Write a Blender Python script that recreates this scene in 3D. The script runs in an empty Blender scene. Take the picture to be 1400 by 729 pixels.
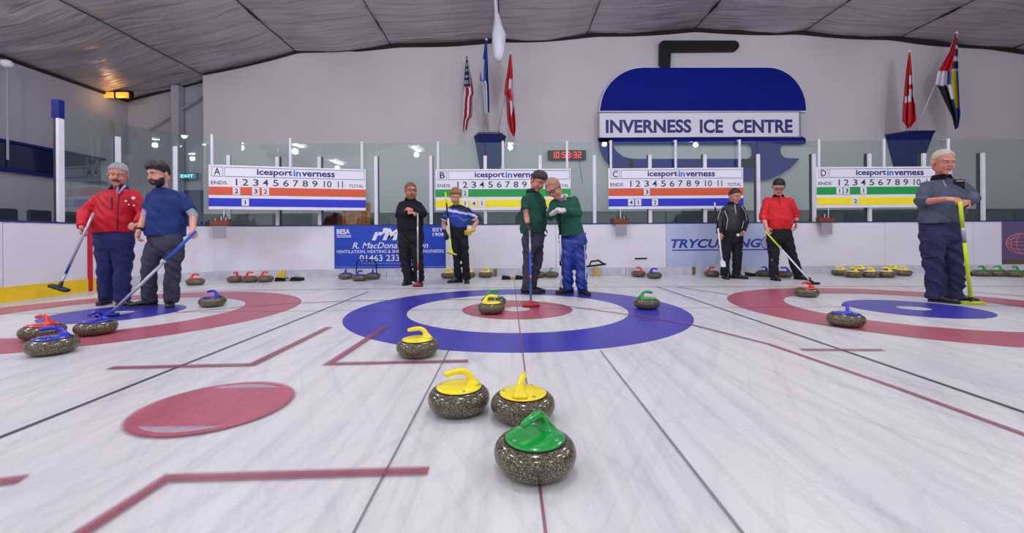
import bpy, bmesh, math, random
import numpy as np
from mathutils import Vector, Matrix, noise
from mathutils.bvhtree import BVHTree
random.seed(7)
PI = math.pi
C = bpy.context.scene.collection

# ------------------------------------------------------------------ camera
F, HC, HOR, YAW, ROLL = 594.3, 0.8236, 322.9, 0.0069, 0.0069
cy_, sy_ = math.cos(YAW), math.sin(YAW)
FWD = Vector((sy_, cy_, 0)); RGT = Vector((cy_, -sy_, 0)); UP = Vector((0, 0, 1))
cr, sr = math.cos(ROLL), math.sin(ROLL)
IR = cr * RGT - sr * UP          # image right
IU = sr * RGT + cr * UP          # image up
cam_d = bpy.data.cameras.new('camera'); cam = bpy.data.objects.new('camera', cam_d); C.objects.link(cam)
cam_d.sensor_width = 36; cam_d.lens = 36 * F / 1400; cam_d.shift_y = -(364.5 - HOR) / 1400
cam_d.clip_start = 0.05; cam_d.clip_end = 200
m = Matrix((IR, IU, -FWD)).transposed().to_4x4(); m.translation = Vector((0, 0, HC))
cam.matrix_world = m
bpy.context.scene.camera = cam
CAM = Vector((0, 0, HC))

def ray(px, py):
    return FWD + IR * ((px - 700) / F) + IU * ((HOR - py) / F)
def G(px, py, z=0):
    d = ray(px, py); return CAM + d * ((z - HC) / d.z)
def W(px, py, Y):
    d = ray(px, py); return CAM + d * (Y / d.y)

# ------------------------------------------------------------------ world, light, exposure
sc = bpy.context.scene
sc.view_settings.view_transform = 'Standard'; sc.view_settings.look = 'None'
sc.view_settings.exposure = 0.08; sc.view_settings.gamma = 1.0; sc.view_settings.use_curve_mapping = False
w = bpy.data.worlds.new('world'); sc.world = w; w.use_nodes = True
w.node_tree.nodes['Background'].inputs[0].default_value = (0.80, 0.80, 0.92, 1)
w.node_tree.nodes['Background'].inputs[1].default_value = 0.8
LAMPS = [(x, y) for x in (-8.0, -4.3, 0.1, 4.5, 8.8) for y in ((-2.5, 1.5, 4.9) if x < -7 else (-2.5, 2.0, 6.3))]
LAMP_Z = {-8.0: 4.4, -4.3: 5.0, 0.1: 5.3, 4.5: 5.45, 8.8: 5.4}
for x, y in LAMPS:
    ld = bpy.data.lights.new('ceiling_lamp_light', 'AREA'); ld.shape = 'RECTANGLE'; ld.size = 0.22; ld.size_y = 1.2
    ld.energy = 17; ld.color = (0.97, 0.96, 1.0)
    lo = bpy.data.objects.new('ceiling_lamp_light', ld); C.objects.link(lo); lo.location = (x, y, LAMP_Z[x] - 0.08)
    ld = bpy.data.lights.new('ceiling_lamp_fill', 'POINT'); ld.shadow_soft_size = 0.10; ld.energy = 92; ld.color = (0.97, 0.96, 1.0)  # point fill added below each lamp to brighten wall and ceiling
    lo = bpy.data.objects.new('ceiling_lamp_fill', ld); C.objects.link(lo); lo.location = (x, y, LAMP_Z[x] - 0.34)

# ------------------------------------------------------------------ helpers
def lin(c):
    o = []
    for v in c[:3]:
        v = v / 255.0
        o.append(v / 12.92 if v <= 0.04045 else ((v + 0.055) / 1.055) ** 2.4)
    return (o[0], o[1], o[2], 1)

def mat(name, col, rough=0.6, metal=0.0, nscale=0, namt=0.12, bump=0, bscale=40, coat=0, emit=0, sss=0, spec=0.5, stretch=(1, 1, 1)):
    m = bpy.data.materials.new(name); m.use_nodes = True
    nt = m.node_tree; b = nt.nodes['Principled BSDF']
    b.inputs['Base Color'].default_value = lin(col); b.inputs['Roughness'].default_value = rough
    b.inputs['Metallic'].default_value = metal; b.inputs['Coat Weight'].default_value = coat
    b.inputs['Specular IOR Level'].default_value = spec
    if sss:
        b.inputs['Subsurface Weight'].default_value = sss; b.inputs['Subsurface Radius'].default_value = (0.01, 0.004, 0.002)
    tc = nt.nodes.new('ShaderNodeTexCoord'); mp = nt.nodes.new('ShaderNodeMapping')
    nt.links.new(tc.outputs['Object'], mp.inputs[0]); mp.inputs['Scale'].default_value = stretch
    if nscale:
        n = nt.nodes.new('ShaderNodeTexNoise'); n.inputs['Scale'].default_value = nscale; n.inputs['Detail'].default_value = 5
        nt.links.new(mp.outputs[0], n.inputs['Vector'])
        r = nt.nodes.new('ShaderNodeMapRange'); r.inputs[1].default_value = 0.3; r.inputs[2].default_value = 0.7
        r.inputs[3].default_value = 1 - namt; r.inputs[4].default_value = 1 + namt
        nt.links.new(n.outputs[0], r.inputs[0])
        mx = nt.nodes.new('ShaderNodeMix'); mx.data_type = 'RGBA'; mx.blend_type = 'MULTIPLY'; mx.inputs[0].default_value = 1
        mx.inputs[6].default_value = lin(col); nt.links.new(r.outputs[0], mx.inputs[7])
        nt.links.new(mx.outputs[2], b.inputs['Base Color'])
    if bump:
        n2 = nt.nodes.new('ShaderNodeTexNoise'); n2.inputs['Scale'].default_value = bscale; n2.inputs['Detail'].default_value = 6
        nt.links.new(mp.outputs[0], n2.inputs['Vector'])
        bp = nt.nodes.new('ShaderNodeBump'); bp.inputs['Strength'].default_value = bump; bp.inputs['Distance'].default_value = 0.02
        nt.links.new(n2.outputs[0], bp.inputs['Height']); nt.links.new(bp.outputs[0], b.inputs['Normal'])
    if emit:
        b.inputs['Emission Color'].default_value = lin(col); b.inputs['Emission Strength'].default_value = emit
    return m

def cloth(name, col, rough=0.85, bump=0.35):
    return mat(name, col, rough, nscale=7, namt=0.22, bump=bump, bscale=60, spec=0.25)

def link(name, me, m, parent=None, smooth=True):
    o = bpy.data.objects.new(name, me); C.objects.link(o)
    if m is not None and not me.materials: me.materials.append(m)
    if smooth: me.shade_smooth()
    if parent is not None: o.parent = parent
    return o

def obj(name, bm, m, parent=None, smooth=False, recalc=True):
    if recalc: bmesh.ops.recalc_face_normals(bm, faces=bm.faces)
    me = bpy.data.meshes.new(name); bm.to_mesh(me); bm.free()
    return link(name, me, m, parent, smooth)

def tag(o, label, cat, group=None):
    o['label'] = label; o['category'] = cat
    if group: o['group'] = group
    return o
def thing(name, label, cat, loc=(0, 0, 0), rz=0, group=None):
    o = bpy.data.objects.new(name, None); C.objects.link(o); o.location = loc; o.rotation_euler = (0, 0, rz)
    o.empty_display_size = 0.1
    return tag(o, label, cat, group)
def struct(o):
    o['kind'] = 'structure'; return o
def copy_tree(o, parent=None):
    c = o.copy(); C.objects.link(c)
    if parent is not None: c.parent = parent
    for ch in list(o.children): copy_tree(ch, c)
    return c

def box(bm, x0, x1, y0, y1, z0, z1, bev=0):
    r = bmesh.ops.create_cube(bm, size=1)
    for v in r['verts']:
        v.co = Vector((x0 + (v.co.x + .5) * (x1 - x0), y0 + (v.co.y + .5) * (y1 - y0), z0 + (v.co.z + .5) * (z1 - z0)))
    if bev:
        es = list({e for v in r['verts'] for e in v.link_edges})
        bmesh.ops.bevel(bm, geom=es, offset=bev, segments=2, affect='EDGES', profile=0.5)
    return bm
def B(x0, x1, y0, y1, z0, z1, bev=0):
    return box(bmesh.new(), x0, x1, y0, y1, z0, z1, bev)

def frame(d):
    d = d.normalized(); a = Vector((0, 0, 1)) if abs(d.z) < 0.9 else Vector((1, 0, 0))
    s = d.cross(a).normalized(); return s, s.cross(d).normalized()

def loft(bm, secs, n=14, cap=True):
    """secs: (centre, side vector, front vector, a, b)"""
    rings = []
    for c, s, f, a, b in secs:
        rings.append([bm.verts.new(c + s * (a * math.cos(2 * PI * i / n)) + f * (b * math.sin(2 * PI * i / n))) for i in range(n)])
    for r0, r1 in zip(rings, rings[1:]):
        for i in range(n):
            bm.faces.new((r0[i], r0[(i + 1) % n], r1[(i + 1) % n], r1[i]))
    if cap:
        bm.faces.new(rings[0][::-1]); bm.faces.new(rings[-1])

def tube(bm, pts, rad, n=10, flat=None):
    """smooth tube along points, radii list or number"""
    pts = [Vector(p) for p in pts]
    if not hasattr(rad, '__len__'): rad = [rad] * len(pts)
    secs = []; prev = None
    for i, p in enumerate(pts):
        d = (pts[min(i + 1, len(pts) - 1)] - pts[max(i - 1, 0)]).normalized()
        if prev is None: s, u = frame(d)
        else:
            s = (prev - d * prev.dot(d)).normalized(); u = s.cross(d)
        prev = s
        secs.append((p, s, u, rad[i], rad[i] * (flat or 1)))
    loft(bm, secs, n)
def cap(bm, p, q, r1, r2, n=12, flatq=False, flatp=False):
    """tapered capsule"""
    p = Vector(p); q = Vector(q); d = (q - p)
    if d.length < 1e-5: d = Vector((0, 0, 1e-4))
    s, u = frame(d); dn = d.normalized(); secs = []
    if not flatp:
        for a in (80, 60, 35): secs.append((p - dn * (r1 * math.sin(math.radians(a))), s, u, r1 * math.cos(math.radians(a)), r1 * math.cos(math.radians(a))))
    secs.append((p, s, u, r1, r1)); secs.append((q, s, u, r2, r2))
    if not flatq:
        for a in (35, 60, 80): secs.append((q + dn * (r2 * math.sin(math.radians(a))), s, u, r2 * math.cos(math.radians(a)), r2 * math.cos(math.radians(a))))
    loft(bm, secs, n)
def ell(bm, c, r, M=None, seg=16):
    ret = bmesh.ops.create_uvsphere(bm, u_segments=seg, v_segments=seg * 2 // 3, radius=1)
    for v in ret['verts']:
        p = Vector((v.co.x * r[0], v.co.y * r[1], v.co.z * r[2]))
        if M is not None: p = M @ p
        v.co = p + Vector(c)
def lathe(bm, prof, n=32):
    rings = []
    for r, z in prof:
        if r < 1e-5: rings.append([bm.verts.new((0, 0, z))])
        else: rings.append([bm.verts.new((r * math.cos(2 * PI * i / n), r * math.sin(2 * PI * i / n), z)) for i in range(n)])
    for a, b in zip(rings, rings[1:]):
        for i in range(n):
            j = (i + 1) % n
            if len(a) == 1 and len(b) == 1: continue
            if len(a) == 1: bm.faces.new((a[0], b[i], b[j]))
            elif len(b) == 1: bm.faces.new((a[i], a[j], b[0]))
            else: bm.faces.new((a[i], a[j], b[j], b[i]))
def prism(bm, pts, y0, y1):
    """extrude an (x, z) outline from y0 to y1"""
    a = [bm.verts.new((x, y0, z)) for x, z in pts]; b = [bm.verts.new((x, y1, z)) for x, z in pts]
    n = len(pts); bm.faces.new(a); bm.faces.new(b[::-1])
    for i in range(n): bm.faces.new((a[i], b[i], b[(i + 1) % n], a[(i + 1) % n]))

def text(name, s, x0, x1, z0, z1, y, m, parent=None, bold=0.0, shear=0.0, th=0.002):
    """lettering fitted to a box on a plane that faces -Y"""
    cu = bpy.data.curves.new(name, 'FONT'); cu.body = s; cu.offset = bold; cu.shear = shear; cu.extrude = 0.01; cu.resolution_u = 3
    o = bpy.data.objects.new(name, cu); C.objects.link(o)
    me = bpy.data.meshes.new_from_object(o.evaluated_get(bpy.context.evaluated_depsgraph_get()))
    bpy.data.objects.remove(o); bpy.data.curves.remove(cu)
    n = len(me.vertices); co = np.empty(n * 3); me.vertices.foreach_get('co', co); co = co.reshape(-1, 3)
    mn, mx = co.min(0), co.max(0)
    out = np.empty_like(co)
    out[:, 0] = x0 + (co[:, 0] - mn[0]) / (mx[0] - mn[0]) * (x1 - x0)
    out[:, 2] = z0 + (co[:, 1] - mn[1]) / (mx[1] - mn[1]) * (z1 - z0)
    out[:, 1] = y - (co[:, 2] - mn[2]) / (mx[2] - mn[2]) * th
    me.vertices.foreach_set('co', out.ravel()); me.update()
    me.materials.clear()
    return link(name, me, m, parent, smooth=False)

# ------------------------------------------------------------------ materials of the place
def ice_nodes(nt, base):
    """streaked frosty colour on world x-y; base is a linear colour"""
    geo = nt.nodes.new('ShaderNodeNewGeometry')
    out = None; mixin = base
    for ang, sx, sy, sc_, lo, hi, dark, fac in ((0.0, 7, 0.30, 1.6, 0.46, 0.78, 0.54, 0.6), (0.5, 9, 0.4, 1.3, 0.52, 0.80, 0.55, 0.45), (-0.45, 8, 0.35, 1.5, 0.52, 0.80, 0.60, 0.45), (0.1, 1, 0.6, 0.9, 0.35, 0.75, 0.82, 0.7), (1.0, 10, 0.8, 2.4, 0.58, 0.85, 0.6, 0.35)):
        mp = nt.nodes.new('ShaderNodeMapping'); mp.inputs['Rotation'].default_value = (0, 0, ang)
        mp2 = nt.nodes.new('ShaderNodeMapping'); mp2.inputs['Scale'].default_value = (sx, sy, 1)
        nt.links.new(geo.outputs['Position'], mp.inputs[0]); nt.links.new(mp.outputs[0], mp2.inputs[0])
        n = nt.nodes.new('ShaderNodeTexNoise'); n.inputs['Scale'].default_value = sc_; n.inputs['Detail'].default_value = 7; n.inputs['Roughness'].default_value = 0.62
        nt.links.new(mp2.outputs[0], n.inputs['Vector'])
        r = nt.nodes.new('ShaderNodeMapRange'); r.inputs[1].default_value = lo; r.inputs[2].default_value = hi
        r.inputs[3].default_value = 0; r.inputs[4].default_value = fac; nt.links.new(n.outputs[0], r.inputs[0])
        mx = nt.nodes.new('ShaderNodeMix'); mx.data_type = 'RGBA'; mx.blend_type = 'MULTIPLY'
        nt.links.new(r.outputs[0], mx.inputs[0])
        if out is None: mx.inputs[6].default_value = base
        else: nt.links.new(out, mx.inputs[6])
        mx.inputs[7].default_value = (dark * 0.97, dark * 0.98, dark * 1.06, 1)
        out = mx.outputs[2]
    n = nt.nodes.new('ShaderNodeTexNoise'); n.inputs['Scale'].default_value = 55; n.inputs['Detail'].default_value = 3
    nt.links.new(geo.outputs['Position'], n.inputs['Vector'])
    bp = nt.nodes.new('ShaderNodeBump'); bp.inputs['Strength'].default_value = 0.12; bp.inputs['Distance'].default_value = 0.01
    nt.links.new(n.outputs[0], bp.inputs['Height'])
    return out, bp.outputs[0]

def ice_mat(name, col, fade=False, alpha=1.0):
    m = bpy.data.materials.new(name); m.use_nodes = True; nt = m.node_tree; b = nt.nodes['Principled BSDF']
    c, nrm = ice_nodes(nt, lin(col)); nt.links.new(c, b.inputs['Base Color']); nt.links.new(nrm, b.inputs['Normal'])
    b.inputs['Roughness'].default_value = 0.33; b.inputs['Specular IOR Level'].default_value = 0.35
    if fade:
        at = nt.nodes.new('ShaderNodeAttribute'); at.attribute_name = 'fade'
        tr = nt.nodes.new('ShaderNodeBsdfTransparent'); ms = nt.nodes.new('ShaderNodeMixShader')
        mu = nt.nodes.new('ShaderNodeMath'); mu.operation = 'MULTIPLY'; mu.inputs[1].default_value = alpha
        nt.links.new(at.outputs['Fac'], mu.inputs[0])
        nt.links.new(mu.outputs[0], ms.inputs[0]); nt.links.new(tr.outputs[0], ms.inputs[1]); nt.links.new(b.outputs[0], ms.inputs[2])
        nt.links.new(ms.outputs[0], nt.nodes['Material Output'].inputs[0])
    return m

M = {}
M['ice'] = ice_mat('ice', (217, 217, 217))
M['ice_red'] = ice_mat('red_under_ice', (178, 92, 108), True)
M['ice_line_red'] = ice_mat('red_line_under_ice', (160, 70, 92), True, 0.72)
M['ice_blue'] = ice_mat('blue_under_ice', (58, 55, 168), True)
M['ice_white'] = ice_mat('white_under_ice', (230, 228, 240), True)
M['ice_dark'] = ice_mat('grey_line_under_ice', (62, 66, 82), True, 0.85)
M['ice_grey'] = ice_mat('faint_line_under_ice', (90, 92, 108), True, 0.55)
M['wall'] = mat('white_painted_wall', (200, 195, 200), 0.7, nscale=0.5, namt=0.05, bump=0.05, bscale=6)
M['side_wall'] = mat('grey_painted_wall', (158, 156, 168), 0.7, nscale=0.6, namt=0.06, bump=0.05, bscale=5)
M['dado'] = mat('dark_green_grey_dado', (72, 80, 84), 0.6, nscale=1.5, namt=0.25)
M['board'] = mat('white_plastic_board', (222, 220, 230), 0.35, nscale=1.3, namt=0.045, bump=0.03, bscale=3)
M['kick'] = mat('scuffed_white_kick_strip', (190, 192, 204), 0.45, nscale=6, namt=0.16)
M['yellow_kick'] = mat('yellow_kick_strip', (240, 200, 20), 0.4, nscale=3, namt=0.1)
M['rail'] = mat('navy_top_rail', (30, 45, 110), 0.4)
M['post'] = mat('white_aluminium_post', (214, 214, 224), 0.35, nscale=4, namt=0.04)
M['dark_post'] = mat('black_gasket', (38, 42, 52), 0.5)
M['navy'] = mat('navy_paint', (12, 30, 104), 0.5, nscale=2, namt=0.1, spec=0.2)
M['signblue'] = mat('royal_blue_sign', (2, 22, 126), 0.6, nscale=0.8, namt=0.12, spec=0.12)
M['black'] = mat('black_plastic', (14, 14, 18), 0.5, spec=0.3)
M['black_gap'] = mat('dark_gap', (30, 24, 26), 0.9)
M['white'] = mat('white_panel', (225, 224, 236), 0.5)
M['lettering'] = mat('dark_blue_lettering', (18, 22, 110), 0.5)
M['lettering2'] = mat('mid_blue_lettering', (40, 95, 190), 0.5)
M['dark_text'] = mat('dark_grey_lettering', (38, 40, 58), 0.5)
M['orange'] = mat('rust_orange_band', (206, 84, 48), 0.5)
M['blue'] = mat('blue_band', (22, 42, 190), 0.5)
M['green'] = mat('green_band', (14, 150, 62), 0.5)
M['yellow'] = mat('yellow_band', (244, 226, 30), 0.5)
M['frame_line'] = mat('grey_line_print', (90, 92, 110), 0.5)
M['steel'] = mat('brushed_steel', (170, 172, 180), 0.3, metal=0.8)
M['wood'] = mat('brown_wood', (120, 58, 40), 0.55, nscale=8, namt=0.3, stretch=(1, 1, 6))
M['card'] = mat('grey_card', (150, 148, 158), 0.8)

def glass_mat():
    m = bpy.data.materials.new('rink_glass'); m.use_nodes = True; nt = m.node_tree; nt.nodes.remove(nt.nodes['Principled BSDF'])
    tr = nt.nodes.new('ShaderNodeBsdfTransparent'); tr.inputs[0].default_value = (0.88, 0.955, 0.925, 1)
    gl = nt.nodes.new('ShaderNodeBsdfGlossy'); gl.inputs['Roughness'].default_value = 0.015; gl.inputs[0].default_value = (0.85, 0.95, 0.93, 1)
    lw = nt.nodes.new('ShaderNodeLayerWeight'); lw.inputs[0].default_value = 0.5
    pw = nt.nodes.new('ShaderNodeMath'); pw.operation = 'POWER'; pw.inputs[1].default_value = 4; nt.links.new(lw.outputs['Facing'], pw.inputs[0])
    fr = nt.nodes.new('ShaderNodeMath'); fr.operation = 'MULTIPLY_ADD'; fr.inputs[1].default_value = 0.9; fr.inputs[2].default_value = 0.055; nt.links.new(pw.outputs[0], fr.inputs[0])
    ms = nt.nodes.new('ShaderNodeMixShader'); nt.links.new(fr.outputs[0], ms.inputs[0]); nt.links.new(tr.outputs[0], ms.inputs[1]); nt.links.new(gl.outputs[0], ms.inputs[2])
    nt.links.new(ms.outputs[0], nt.nodes['Material Output'].inputs[0]); return m
M['glass'] = glass_mat()

def foil_mat():
    m = mat('wrinkled_foil_lining', (184, 176, 184), 0.36, metal=0.4, nscale=0.9, namt=0.14)
    nt = m.node_tree; b = nt.nodes['Principled BSDF']
    tc = nt.nodes.new('ShaderNodeTexCoord'); mp = nt.nodes.new('ShaderNodeMapping'); mp.inputs['Scale'].default_value = (0.5, 3.5, 0.5); mp.inputs['Rotation'].default_value = (0, 0, 0.12)
    nt.links.new(tc.outputs['Object'], mp.inputs[0])
    n = nt.nodes.new('ShaderNodeTexNoise'); n.inputs['Scale'].default_value = 1.3; n.inputs['Detail'].default_value = 5; n.inputs['Distortion'].default_value = 0.6
    nt.links.new(mp.outputs[0], n.inputs['Vector'])
    bp = nt.nodes.new('ShaderNodeBump'); bp.inputs['Strength'].default_value = 0.8; bp.inputs['Distance'].default_value = 0.12
    nt.links.new(n.outputs[0], bp.inputs['Height']); nt.links.new(bp.outputs[0], b.inputs['Normal'])
    return m
M['foil'] = foil_mat()

# ------------------------------------------------------------------ setting: ice, walls, ceiling
floor = struct(obj('floor', B(-14, 18, -5, 12.2, -0.1, 0), M['ice']))
zl = [0.0006]
def marked(name, verts, faces, fade, m, parent=None):
    me = bpy.data.meshes.new(name); me.from_pydata(verts, [], faces); me.update()
    a = me.attributes.new('fade', 'FLOAT', 'POINT'); a.data.foreach_set('value', fade)
    return link(name, me, m, parent or floor, smooth=False)
def ring(name, cx, cy, r0, r1, m, f=0.012):
    zl[0] += 0.0003; n = 96; rr = ([r0 - f, r0] if r0 > 0 else [0.0, 0.001]) + [r1, r1 + f]; fa = [0 if r0 > 0 else 1, 1, 1, 0]
    v = []; fd = []; fc = []
    for k, r in enumerate(rr):
        for i in range(n):
            a = 2 * PI * i / n; v.append((cx + r * math.cos(a), cy + r * math.sin(a), zl[0])); fd.append(fa[k])
    for k in range(3):
        for i in range(n):
            j = (i + 1) % n; fc.append((k * n + i, k * n + j, (k + 1) * n + j, (k + 1) * n + i))
    return marked(name, v, fc, fd, m)
def stripe(name, pts, wd, m, f=None):
    zl[0] += 0.0003; f = f or wd * 0.3; v = []; fd = []; fc = []
    pts = [Vector((p[0], p[1], 0)) for p in pts]
    for i, p in enumerate(pts):
        d = None
        if 0 < i < len(pts) - 1:
            d1 = (p - pts[i - 1]).normalized(); d2 = (pts[i + 1] - p).normalized(); d = (d1 + d2).normalized(); k = 1 / max(0.5, d.dot(d1))
        else:
            d = (pts[min(i + 1, len(pts) - 1)] - pts[max(i - 1, 0)]).normalized(); k = 1
        s = Vector((-d.y, d.x, 0)) * k
        for o, a in ((-wd / 2 - f, 0), (-wd / 2 + f * .3, 1), (wd / 2 - f * .3, 1), (wd / 2 + f, 0)):
            q = p + s * o; v.append((q.x, q.y, zl[0])); fd.append(a)
    for i in range(len(pts) - 1):
        for k in range(3):
            a = i * 4 + k; fc.append((a, a + 1, a + 5, a + 4))
    return marked(name, v, fc, fd, m)
CX = 0.0875
for hx, hy, big, small in ((CX, 4.90, 'ice_blue', 'ice_red'), (-4.35, 4.85, 'ice_red', 'ice_blue'), (4.443, 4.75, 'ice_red', 'ice_blue')):
    ring('house_outer_ring', hx, hy, 1.22, 1.83, M[big])
    ring('house_inner_ring', hx, hy, 0.155, 0.61, M[small])
stripe('centre_line', [(CX + 0.02, -3), (CX, 4.2), (CX, 8.7)], 0.008, M['ice_line_red'])
stripe('sheet_line', [(-2.12, -3), (-2.12, 6.55)], 0.022, M['ice_dark'])
stripe('sheet_line', [(2.35, -3), (2.35, 6.95)], 0.022, M['ice_dark'])
stripe('sheet_line', [G(1233, 392.5), G(1331, 400), G(1400, 405.5)], 0.03, M['ice_dark'])
stripe('guide_line', [(-0.43, -3), (-0.44, 3.2)], 0.008, M['ice_grey'])
stripe('guide_line', [(0.615, -3), (0.645, 3.1)], 0.010, M['ice_grey'])
stripe('tee_line', [(-6.5, 4.84), (0, 4.88), (9, 4.80)], 0.015, M['ice_grey'])
stripe('back_line', [G(200, 399), G(540, 395.2), G(840, 392.6), G(1120, 392.3), G(1500, 391.5)], 0.03, M['ice_line_red'])
stripe('arc_line', [G(240, 428), G(325, 420.5), G(413, 415), G(475, 412), G(560, 410.6), G(657, 410), G(720, 412.5), G(782, 420), G(861, 431), G(947, 445), G(1050, 471), G(1200, 522), G(1400, 595), G(1500, 634)], 0.03, M['ice_line_red'])
stripe('arc_line', [G(925, 393), G(960, 398), G(996, 403.5)], 0.03, M['ice_line_red'])
stripe('corner_mark', [G(450, 448), G(345, 499.5), G(150, 504)], 0.05, M['ice_line_red'], 0.02)
stripe('corner_mark', [G(528, 447), G(450, 498.5), G(640, 494.5)], 0.045, M['ice_line_red'], 0.02)
stripe('corner_mark', [G(60, 765), G(115, 729), G(228, 656), G(586, 645.5)], 0.042, M['ice_line_red'], 0.016)
stripe('corner_mark', [G(-120, 676), G(32, 657)], 0.045, M['ice_line_red'], 0.02)
stripe('corner_mark', [G(1095, 479), G(1208, 479.5)], 0.035, M['ice_line_red'], 0.015)
sp = G(296, 556)
ring('faceoff_spot', sp.x, sp.y, 0, 0.325, M['ice_red'], 0.03)
for s_ in (1, -1):
    zl[0] += 0.0003; v = []; n = 18
    for i in range(n + 1):
        a = math.radians(-38 + 76 * i / n); v.append((sp.x + 0.30 * math.sin(a), sp.y + s_ * 0.30 * math.cos(a), zl[0]))
    for i in range(n + 1):
        a = math.radians(38 - 76 * i / n); v.append((sp.x + 0.30 * math.sin(a), sp.y + s_ * (0.236 + 0.02 * math.cos(a * 2.3)), zl[0]))
    marked('spot_crescent', v, [tuple(range(len(v)))], [0.42] * len(v), M['ice_white'])

# roof profile (x, z)
PROF = [(-10.3, 4.52), (-8.05, 5.10), (-5.58, 5.68), (-3.08, 5.84), (-0.2, 5.97), (2.1, 6.10), (4.95, 6.23), (7.85, 6.15), (10.4, 5.98), (13.4, 5.68), (16.2, 5.35)]
def roof_z(x):
    for (x0, z0), (x1, z1) in zip(PROF, PROF[1:]):
        if x <= x1: return z0 + (z1 - z0) * (x - x0) / (x1 - x0)
    return PROF[-1][1]
ceil = struct(obj('ceiling', B(-10.6, 16.6, -5, 12.2, 6.55, 6.65), M['black_gap']))
for (x0, z0), (x1, z1) in zip(PROF, PROF[1:]):
    nx, ny = 12, 110; v = []; fc = []
    for j in range(ny + 1):
        yy = -5 + 17.1 * j / ny
        for i in range(nx + 1):
            t = i / nx; x = x0 + (x1 - x0) * t
            sag = -0.16 * math.sin(PI * t) * (0.55 + 0.45 * math.cos(yy * 1.1 + x0))
            wr = noise.fractal(Vector((x * 0.55, yy * 2.6, x0)), 0.8, 2.2, 4) * 0.05 * (math.sin(PI * t) ** 0.6 if 0 < t < 1 else 0)
            amp = 1.9 if x0 < -5 or 0 < x0 < 5 else 0.9
            v.append((x, yy, z0 + (z1 - z0) * t + sag * 0.6 + wr * amp + 0.05))
    for j in range(ny):
        for i in range(nx):
            a = j * (nx + 1) + i; fc.append((a, a + 1, a + nx + 2, a + nx + 1))
    me = bpy.data.meshes.new('ceiling_panel'); me.from_pydata(v, [], fc); me.update(); link('ceiling_panel', me, M['foil'], ceil)
    if x0 > -10:
        bm = bmesh.new(); pts = []; rr = []
        for j in range(80):
            yy = -5 + 17 * j / 79; pts.append((x0, yy, z0 + 0.035 + 0.006 * math.sin(yy * 3))); rr.append(0.009 + 0.06 * max(0, noise.noise(Vector((x0, yy * 1.4, 0))) - .2))
        tube(bm, pts, rr, 6); obj('ceiling_seam', bm, M['black_gap'], ceil)
# back wall with its returned left end and the recess beside it
YW = 11.5
pts = [(-8.03, 0), (16.4, 0)] + [(x, z + 0.02) for x, z in PROF[::-1] if x > -8.03] + [(-8.03, roof_z(-8.03) + 0.02)]
bm = bmesh.new(); prism(bm, pts, YW, YW + 0.4); struct(obj('wall_back', bm, M['wall']))
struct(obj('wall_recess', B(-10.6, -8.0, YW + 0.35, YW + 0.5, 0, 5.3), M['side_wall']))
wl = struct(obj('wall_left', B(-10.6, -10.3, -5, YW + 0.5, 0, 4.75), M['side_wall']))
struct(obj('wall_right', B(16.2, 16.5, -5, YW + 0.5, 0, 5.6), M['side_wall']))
# dark wavy gap between wall and lining
bm = bmesh.new(); pts = []; rr = []
for i in range(140):
    x = -8.0 + 24.2 * i / 139
    th = 0.028 + 0.035 * max(0, noise.noise(Vector((x * 0.5, 0, 3)))) + (0.025 if x > -4 else 0)
    pts.append((x, YW - 0.03, roof_z(x) + 0.02 - 0.04 * math.sin(PI * ((x + 8) / 2.6 % 1)))); rr.append(th)
tube(bm, pts, rr, 6); struct(obj('trim_1', bm, M['black_gap']))
bm = bmesh.new(); tube(bm, [(-10.27, -5, 4.52), (-10.27, 11.8, 4.54)], 0.035, 6); struct(obj('trim_2', bm, M['black_gap']))
bm = bmesh.new(); tube(bm, [(-10.3, 11.8, 4.54), (-8.03, 11.8, 5.12)], 0.03, 6); struct(obj('trim_3', bm, M['black_gap']))
# dado behind the glass, with its panels
dd = struct(obj('baseboard_back', B(-8, 16.2, YW - 0.06, YW, 0, 1.46), M['dado']))
for i in range(16):
    x = -7.6 + i * 1.5
    obj('dado_panel', B(x, x + 1.42, YW - 0.1, YW - 0.055, 0.1, 1.38, 0.01), mat('dado_panel_paint', random.choice([(80, 88, 92), (66, 74, 80), (92, 96, 98), (58, 64, 70)]), 0.5, nscale=2, namt=0.15), dd)
# long window of the viewing gallery in the left wall
mw = mat('dark_gallery_glass', (16, 24, 62), 0.08, nscale=1.5, namt=0.4)
win = struct(obj('window_1', B(-10.3, -10.26, 1.5, 11.0, 2.27, 2.83), mw))
for k in range(9):
    y0 = 1.6 + k * 1.05
    obj('pane', B(-10.27, -10.24, y0, y0 + 0.98, 2.31, 2.79), mw, win)
obj('window_frame', B(-10.3, -10.2, 1.4, 11.1, 2.81, 2.86), M['navy'], win)
obj('window_sill', B(-10.3, -10.18, 1.4, 11.1, 2.22, 2.28), M['navy'], win)
# doorway with a dark opening below the exit sign
dr = struct(obj('door_1', B(-9.35, -8.25, YW + 0.30, YW + 0.36, 0, 2.05), mat('dark_blue_door', (18, 34, 78), 0.4, nscale=2, namt=0.2)))
obj('door_frame', B(-9.42, -9.35, YW + 0.26, YW + 0.36, 0, 2.12), M['navy'], dr); obj('door_frame', B(-8.25, -8.18, YW + 0.26, YW + 0.36, 0, 2.12), M['navy'], dr)
obj('door_frame', B(-9.42, -8.18, YW + 0.26, YW + 0.36, 2.05, 2.12), M['navy'], dr)

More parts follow.
